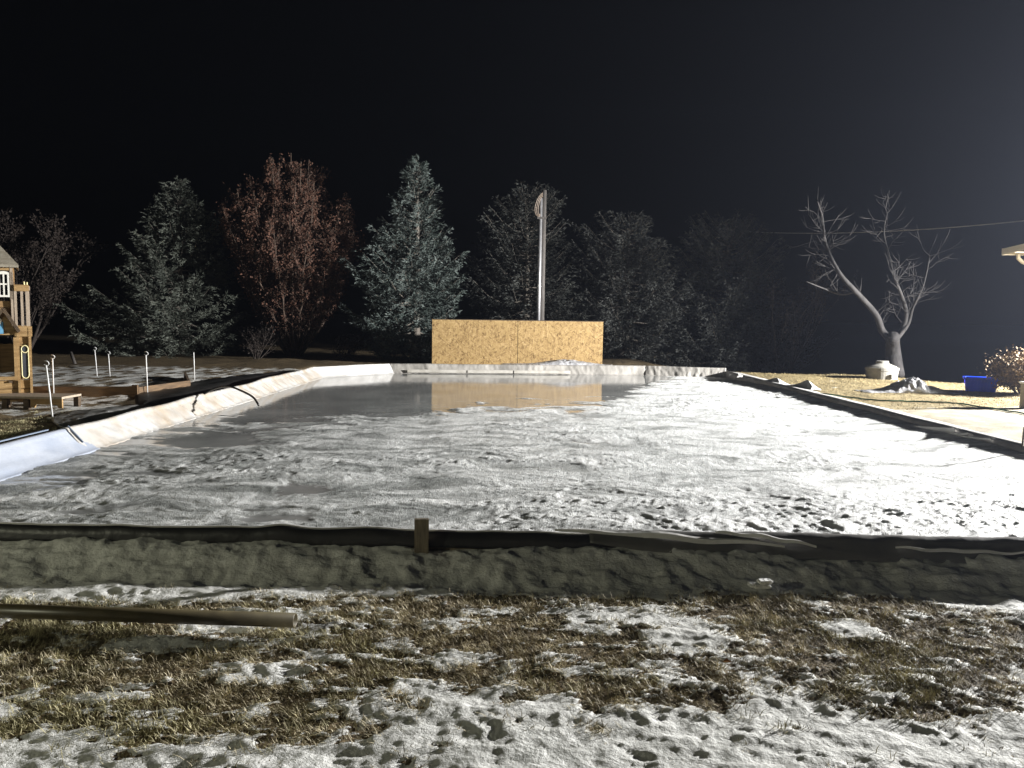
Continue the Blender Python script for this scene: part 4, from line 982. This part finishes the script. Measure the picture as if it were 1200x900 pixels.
# gable over the opening
gx = hx(-35); 
mb = MB(); mb.bar((hx(6), YH - .10, hz(362)), (hx(24), YH - .10, hz(388.5)), .10, .05, up=(0, 0, 1)); mb.bar((hx(6), YH - .10, hz(362)), (hx(-14), YH - .10, hz(388.5)), .10, .05)
mb.build('gable_roof', M['darkwood'], root)
mb = MB(); mb.prism([(hx(-12), hz(387)), (hx(20), hz(387)), (hx(5), hz(365))], YH - .065, YH - .03); mb.build('gable_panel', M['cedar'], root)
mb = MB(); mb.box((hx(-1), YH - .075, hz(384)), (hx(5.5) - hx(-7.5), .015, hz(377) - hz(390.5))); sg = mb.build('sign', M['skyblue'], root)
mb = MB()
nn = 24; cc = (hx(-1), YH - .09, hz(376)); rr2 = .06
mb.add([(cc[0] + rr2 * math.cos(6.283 * k / nn), cc[1], cc[2] + rr2 * math.sin(6.283 * k / nn)) for k in range(nn)] + [(cc[0] + rr2 * math.cos(6.283 * k / nn), cc[1] + .012, cc[2] + rr2 * math.sin(6.283 * k / nn)) for k in range(nn)], [tuple(range(nn)), tuple(range(2 * nn - 1, nn - 1, -1))] + [(k, (k + 1) % nn, nn + (k + 1) % nn, nn + k) for k in range(nn)])
em = mb.build('round_badge', M['winwhite'], sg)
# upper storey
xu = hx(19)
wn_ = (hx(1.5), hx(14.5), hz(348.5), hz(318.5))
mb = MB(); siding(mb, xl, xu, zm, hz(312), YH + .05, .10, [(wn_[0], wn_[1], wn_[2], wn_[3])]); mb.build('upper_wall', M['cedar_h'], root)
mb = MB(); mb.box((xu, YH + .05 + .5, (zm + ztop) / 2), (.03, 1.0, ztop - zm)); mb.build('upper_side', M['cedar_h'], root)
mb = MB(); mb.box((hx(17.2), YH + .01, (zm + ztop) / 2), (.04, .04, ztop - zm)); mb.box((hx(17.2), YH + .005, hz(335)), (.05, .03, hz(318) - hz(350))); mb.build('corner_post', M['palewood'], root)
mb = MB(); zc = (wn_[2] + wn_[3]) / 2; xc = (wn_[0] + wn_[1]) / 2; ww = wn_[1] - wn_[0]; wh = wn_[3] - wn_[2]; fr = .028
mb.box((wn_[0] + fr / 2, YH + .01, zc - .01), (fr, .04, wh - .02)); mb.box((wn_[1] - fr / 2, YH + .01, zc - .01), (fr, .04, wh - .02)); mb.box((xc, YH + .01, wn_[2] + fr / 2), (ww - 2 * fr, .04, fr))
mb.box((xc, YH + .008, zc), (ww - 2 * fr, .03, .02)); mb.box((xc, YH + .012, zc - .01), (.024, .03, wh - 2 * fr))
arc = [(wn_[0], wn_[3] - .045), (wn_[1], wn_[3] - .045)] + [(xc + ww / 2 * math.cos(math.pi * k / 10), wn_[3] - .03 + .03 * math.sin(math.pi * k / 10)) for k in range(11)]
mb.prism(arc, YH - .012, YH + .03); wf_ = mb.build('window', M['winwhite'], root)
mb = MB(); mb.box((xc, YH + .045, zc), (ww - .02, .01, wh - .03)); mb.build('pane', M['glassdark'], wf_)
# roof: hipped end
ez = hz(311); ex = hx(26); rz_ = hz(262, 0); rxr = hx(-18)
mb = MB(); th = .04
vs = [(ex, YH - .12, ez), (ex, YH + 1.2, ez), (rxr, YH + .5, rz_), (xl - .2, YH + .5, rz_), (xl - .2, YH - .12, ez), (xl - .2, YH + 1.2, ez)]
mb.add(vs + [(x_, y_, z_ - th) for x_, y_, z_ in vs], [(0, 2, 3, 4), (0, 1, 2), (1, 5, 3, 2), (6, 10, 9, 8), (6, 8, 7), (7, 8, 9, 11), (0, 6, 7, 1), (0, 4, 10, 6), (1, 7, 11, 5), (4, 3, 5, 11, 9, 10)]); mb.build('roof', M['shingle'], root)
mb = MB(); mb.box(((xu + xl) / 2, YH + .02, ez - .055), (xu - xl, .05, .05)); mb.build('roof_beam', M['cedar'], root)
# railing
x1 = hx(36.5)
mb = MB(); mb.box(((xu + x1) / 2 + .01, YH - .01, hz(337.5)), (x1 - xu, .05, hz(334) - hz(341.5))); mb.build('top_rail', M['cedar'], root)
for px in (21, 28.5, 34.5):
    mb = MB(); mb.box((hx(px), YH, (hz(341) + hz(383)) / 2), (.04, .03, hz(341) - hz(383))); mb.build('spindle', M['palewood'], root)
mb = MB(); mb.box(((xu + hx(39)) / 2, YH - .02, hz(388)), (hx(39.5) - xu, .05, hz(382) - hz(394))); mb.build('deck_rim', M['cedar'], root)
mb = MB(); mb.box((x1, YH + D_ / 2, hz(337.5)), (.05, D_, .06))
for k in range(1, 8): mb.box((x1, YH + D_ * k / 8, (hz(341) + hz(383)) / 2), (.03, .04, hz(341) - hz(383)))
mb.build('side_rail', M['palewood'], root)
mb = MB(); mb.tube([(hx(32), YH, hz(334)), (hx(31.6), YH, hz(330))], .012, 6); mb.tube([(hx(35), YH, hz(334)), (hx(35.2), YH, hz(330.5))], .012, 6); mb.build('bracket', M['cream'], root)
for px in (-120, 8, 33):
    mb = MB(); mb.box((hx(px), YH + .03, (zb + .3) / 2), (.09, .09, zb - .3)); mb.build('leg', M['darkwood'], root)

piv = Vector((hx(36), YH, 0)); RM = Matrix.Rotation(R(32), 4, 'Z')
ph = bpy.data.objects['playhouse']
def turn(o):
    for c in o.children:
        for v in c.data.vertices:
            q = v.co + ph.location - piv; q.x *= .83; v.co = RM @ q + piv - ph.location
        turn(c)
turn(ph)

# low deck with arched apron
YD = 11.05
dz = PY(50, 466, YD).z; dx0 = PY(-60, 470, YD).x; dx1 = PY(74, 470, YD).x
root = empty('low_deck', (dx1 - .5, YD, .34), 'low cedar step deck with arched apron at the foot of the playhouse', 'step deck')
mb = MB(); mb.box(((dx0 + dx1) / 2, YD + .22, dz), (dx1 - dx0, .5, .03)); mb.build('top', M['palewood'], root)
def apron(px0, px1, name):
    xa, xb = PY(px0, 470, YD).x, PY(px1, 470, YD).x; zt2 = dz - .016; zl = .37; L_ = xb - xa
    poly = [(xa, zt2), (xa, zl), (xa + .05, zl)]
    for k in range(13): a_ = math.pi - math.pi * k / 12; poly.append(((xa + xb) / 2 + (L_ / 2 - .06) * math.cos(a_), zl + .05 + (zt2 - zl - .12) * math.sin(a_)))
    poly += [(xb - .05, zl), (xb, zl), (xb, zt2)]
    # strips so the arch stays open
    mb = MB(); n = 24
    for k in range(n):
        x0_, x1_ = xa + L_ * k / n, xa + L_ * (k + 1) / n
        def bot(x_):
            q = (x_ - (xa + xb) / 2) / (L_ / 2 - .06)
            return zl if abs(q) >= 1 else zl + .05 + (zt2 - zl - .13) * math.sqrt(1 - q * q)
        b0, b1 = bot(x0_), bot(x1_)
        mb.prism([(x0_, b0), (x1_, b1), (x1_, zt2), (x0_, zt2)], YD - .03, YD)
    return mb.build(name, M['cedar'], root)
apron(37, 74, 'apron')
ap = apron(-30, 28, 'apron')
for v in ap.data.vertices: v.co.y += .3
for px in (8, 33):
    mb = MB(); mb.box((PY(px, 470, YD).x, YD - .02, (dz + .3) / 2 - .01), (.075, .075, dz - .33)); mb.build('leg', M['darkwood'], root)
for px in (46, 72):
    mb = MB(); mb.box((PY(px, 470, YD).x, YD + .4, (dz + .3) / 2 - .01), (.07, .07, dz - .33)); mb.build('leg', M['darkwood'], root)

# ------------------------------------------------------------------ house on the right with the floodlight
HX = 17.6
root = empty('house', (20, 14, .3), 'cream sided house whose wing eave shows at the right edge', 'house')
def gable_block(x0, x1, y0, y1, ze, zr):
    yc = (y0 + y1) / 2; poly = [(y0, .1), (y1, .1), (y1, ze), (yc, zr), (y0, ze)]
    mb = MB(); mb.add([(x0, y_, zz) for y_, zz in poly] + [(x1, y_, zz) for y_, zz in poly], [(0, 1, 2, 3, 4), (9, 8, 7, 6, 5)] + [(i, i + 5, (i + 1) % 5 + 5, (i + 1) % 5) for i in range(5)])
    w_ = mb.build('wall', M['siding'], root); mb = MB()
    for k in range(int((ze - .3) / .155)): mb.box((x0 - .010, yc, .35 + .155 * k), (.02, y1 - y0, .02))
    mb.build('clapboard', M['siding'], w_)
gable_block(HX, HX + 8, 8.5, 18.2, 3.3, 5.6)
e = PY(1175, 294, 20.35); ez = e.z
gable_block(14.1, HX + 6, 18.25, 19.6, ez - .1, ez - .02)
mb = MB()
for (x0, x1, y0, yc, y1, ze, zr) in ((HX - .7, HX + 8.4, 7.8, 13.35, 18.9, 3.2, 5.85), (e.x + .02, HX + 6.3, 17.5, 18.93, 20.35, ez + .06, ez + .14)):
    for y_e in (y0, y1):
        vs = [(x0, y_e, ze), (x1, y_e, ze), (x1, yc, zr), (x0, yc, zr)]
        mb.add(vs + [(x_, y_, z2 - .10) for x_, y_, z2 in vs], [(0, 1, 2, 3), (7, 6, 5, 4), (0, 4, 5, 1), (0, 3, 7, 4), (1, 5, 6, 2)])
mb.build('roof', M['roof'], root)
mb = MB(); mb.box(((e.x + HX + 6.3) / 2, 20.37, ez - .02), (HX + 6.3 - e.x, .04, .17)); mb.box((e.x + 1.0, 20.1, ez - .07), (2.0, .5, .03))
for y_e, z_e in ((17.5, ez), (20.35, ez)): mb.bar((e.x, y_e, z_e - .02), (e.x, 18.93, ez + .06), .03, .15)
for y_e in (7.8, 18.9): mb.bar((HX - .72, y_e, 3.12), (HX - .72, 13.35, 5.76), .03, .17)
mb.build('fascia', M['trim'], root)
pts = [PY(1193, 297, 20.3), PY(1193.5, 303, 20.3), PY(1198, 307, 20.3), PY(1206, 310, 20.3), PY(1216, 311, 20.3), PY(1250, 311, 20.3)]
mb = MB(); mb.tube(pts, .05, 8); mb.build('downspout', M['trim'], root, smooth=True)
mb = MB(); mb.box((HX - .03, 11.0, 1.9), (.06, 1.3, 1.2)); w_ = mb.build('window', M['winwhite'], root); mb = MB(); mb.box((HX - .065, 11.0, 1.9), (.01, 1.15, 1.05)); mb.build('pane', M['glassdark'], w_)
LP = Vector((16.75, 14.3, 3.52))
root = empty('floodlight', (HX, LP.y, LP.z + .1), 'lit white floodlight fixed high on the house wall', 'floodlight')
mb = MB(); mb.tube([(HX - .005, LP.y, LP.z + .12), (HX - .3, LP.y, LP.z + .12), (LP.x + .14, LP.y, LP.z + .04)], .03, 8); mb.box((LP.x + .12, LP.y, LP.z), (.10, .30, .22), bev=.01); mb.build('housing', M['fixture'], root)

# ------------------------------------------------------------------ lights, added haze, sky
ld = bpy.data.lights.new('floodlight lamp', 'SPOT'); ld.energy = 12000; ld.color = (1.0, .985, .96); ld.spot_size = R(131); ld.spot_blend = .85; ld.shadow_soft_size = .24
lo = bpy.data.objects.new('floodlight_beam', ld); COL.objects.link(lo); lo.location = LP
aim = Vector((-4, 12.0, 0)) - LP; lo.rotation_euler = aim.to_track_quat('-Z', 'Y').to_euler()
l2 = bpy.data.lights.new('fill lamp', 'POINT'); l2.energy = 95; l2.color = (1.0, .99, .72); l2.shadow_soft_size = .12  # added fill light for the shaded snow bank, no fixture stands here
lo2 = bpy.data.objects.new('fill_lamp_glow', l2); COL.objects.link(lo2); lo2.location = (-7.5, 0.5, 2.4)

hz_ = MB(); hz_.box((0, 60, 20), (240, 200, 44)); o = hz_.build('haze', M['snow'])  # added volume; its glow stands in for lens glare on the right
hm = bpy.data.materials.new('lens glare volume'); hm.use_nodes = True; nt = hm.node_tree; nt.nodes.remove(nt.nodes['Principled BSDF'])
pv = nt.nodes.new('ShaderNodeVolumePrincipled'); pv.inputs['Density'].default_value = .0006; pv.inputs['Color'].default_value = (.68, .76, 1, 1); pv.inputs['Anisotropy'].default_value = .6
nt.links.new(pv.outputs[0], nt.nodes['Material Output'].inputs['Volume']); o.data.materials.clear(); o.data.materials.append(hm)
tag(o, kind='stuff')

w = bpy.data.worlds.new('World'); S.world = w; w.use_nodes = True; nt = w.node_tree
sk = nt.nodes.new('ShaderNodeTexSky'); sk.sky_type = 'NISHITA'; sk.sun_disc = False; sk.sun_elevation = R(-8); sk.sun_rotation = R(60)
nt.links.new(sk.outputs[0], nt.nodes['Background'].inputs[0]); nt.nodes['Background'].inputs[1].default_value = .02
S.view_settings.view_transform = 'Standard'; S.view_settings.look = 'None'; S.view_settings.exposure = 2.32; S.view_settings.gamma = 1
S.cycles.use_denoising = True; S.cycles.max_bounces = 6; S.cycles.diffuse_bounces = 3; S.cycles.sample_clamp_indirect = 6
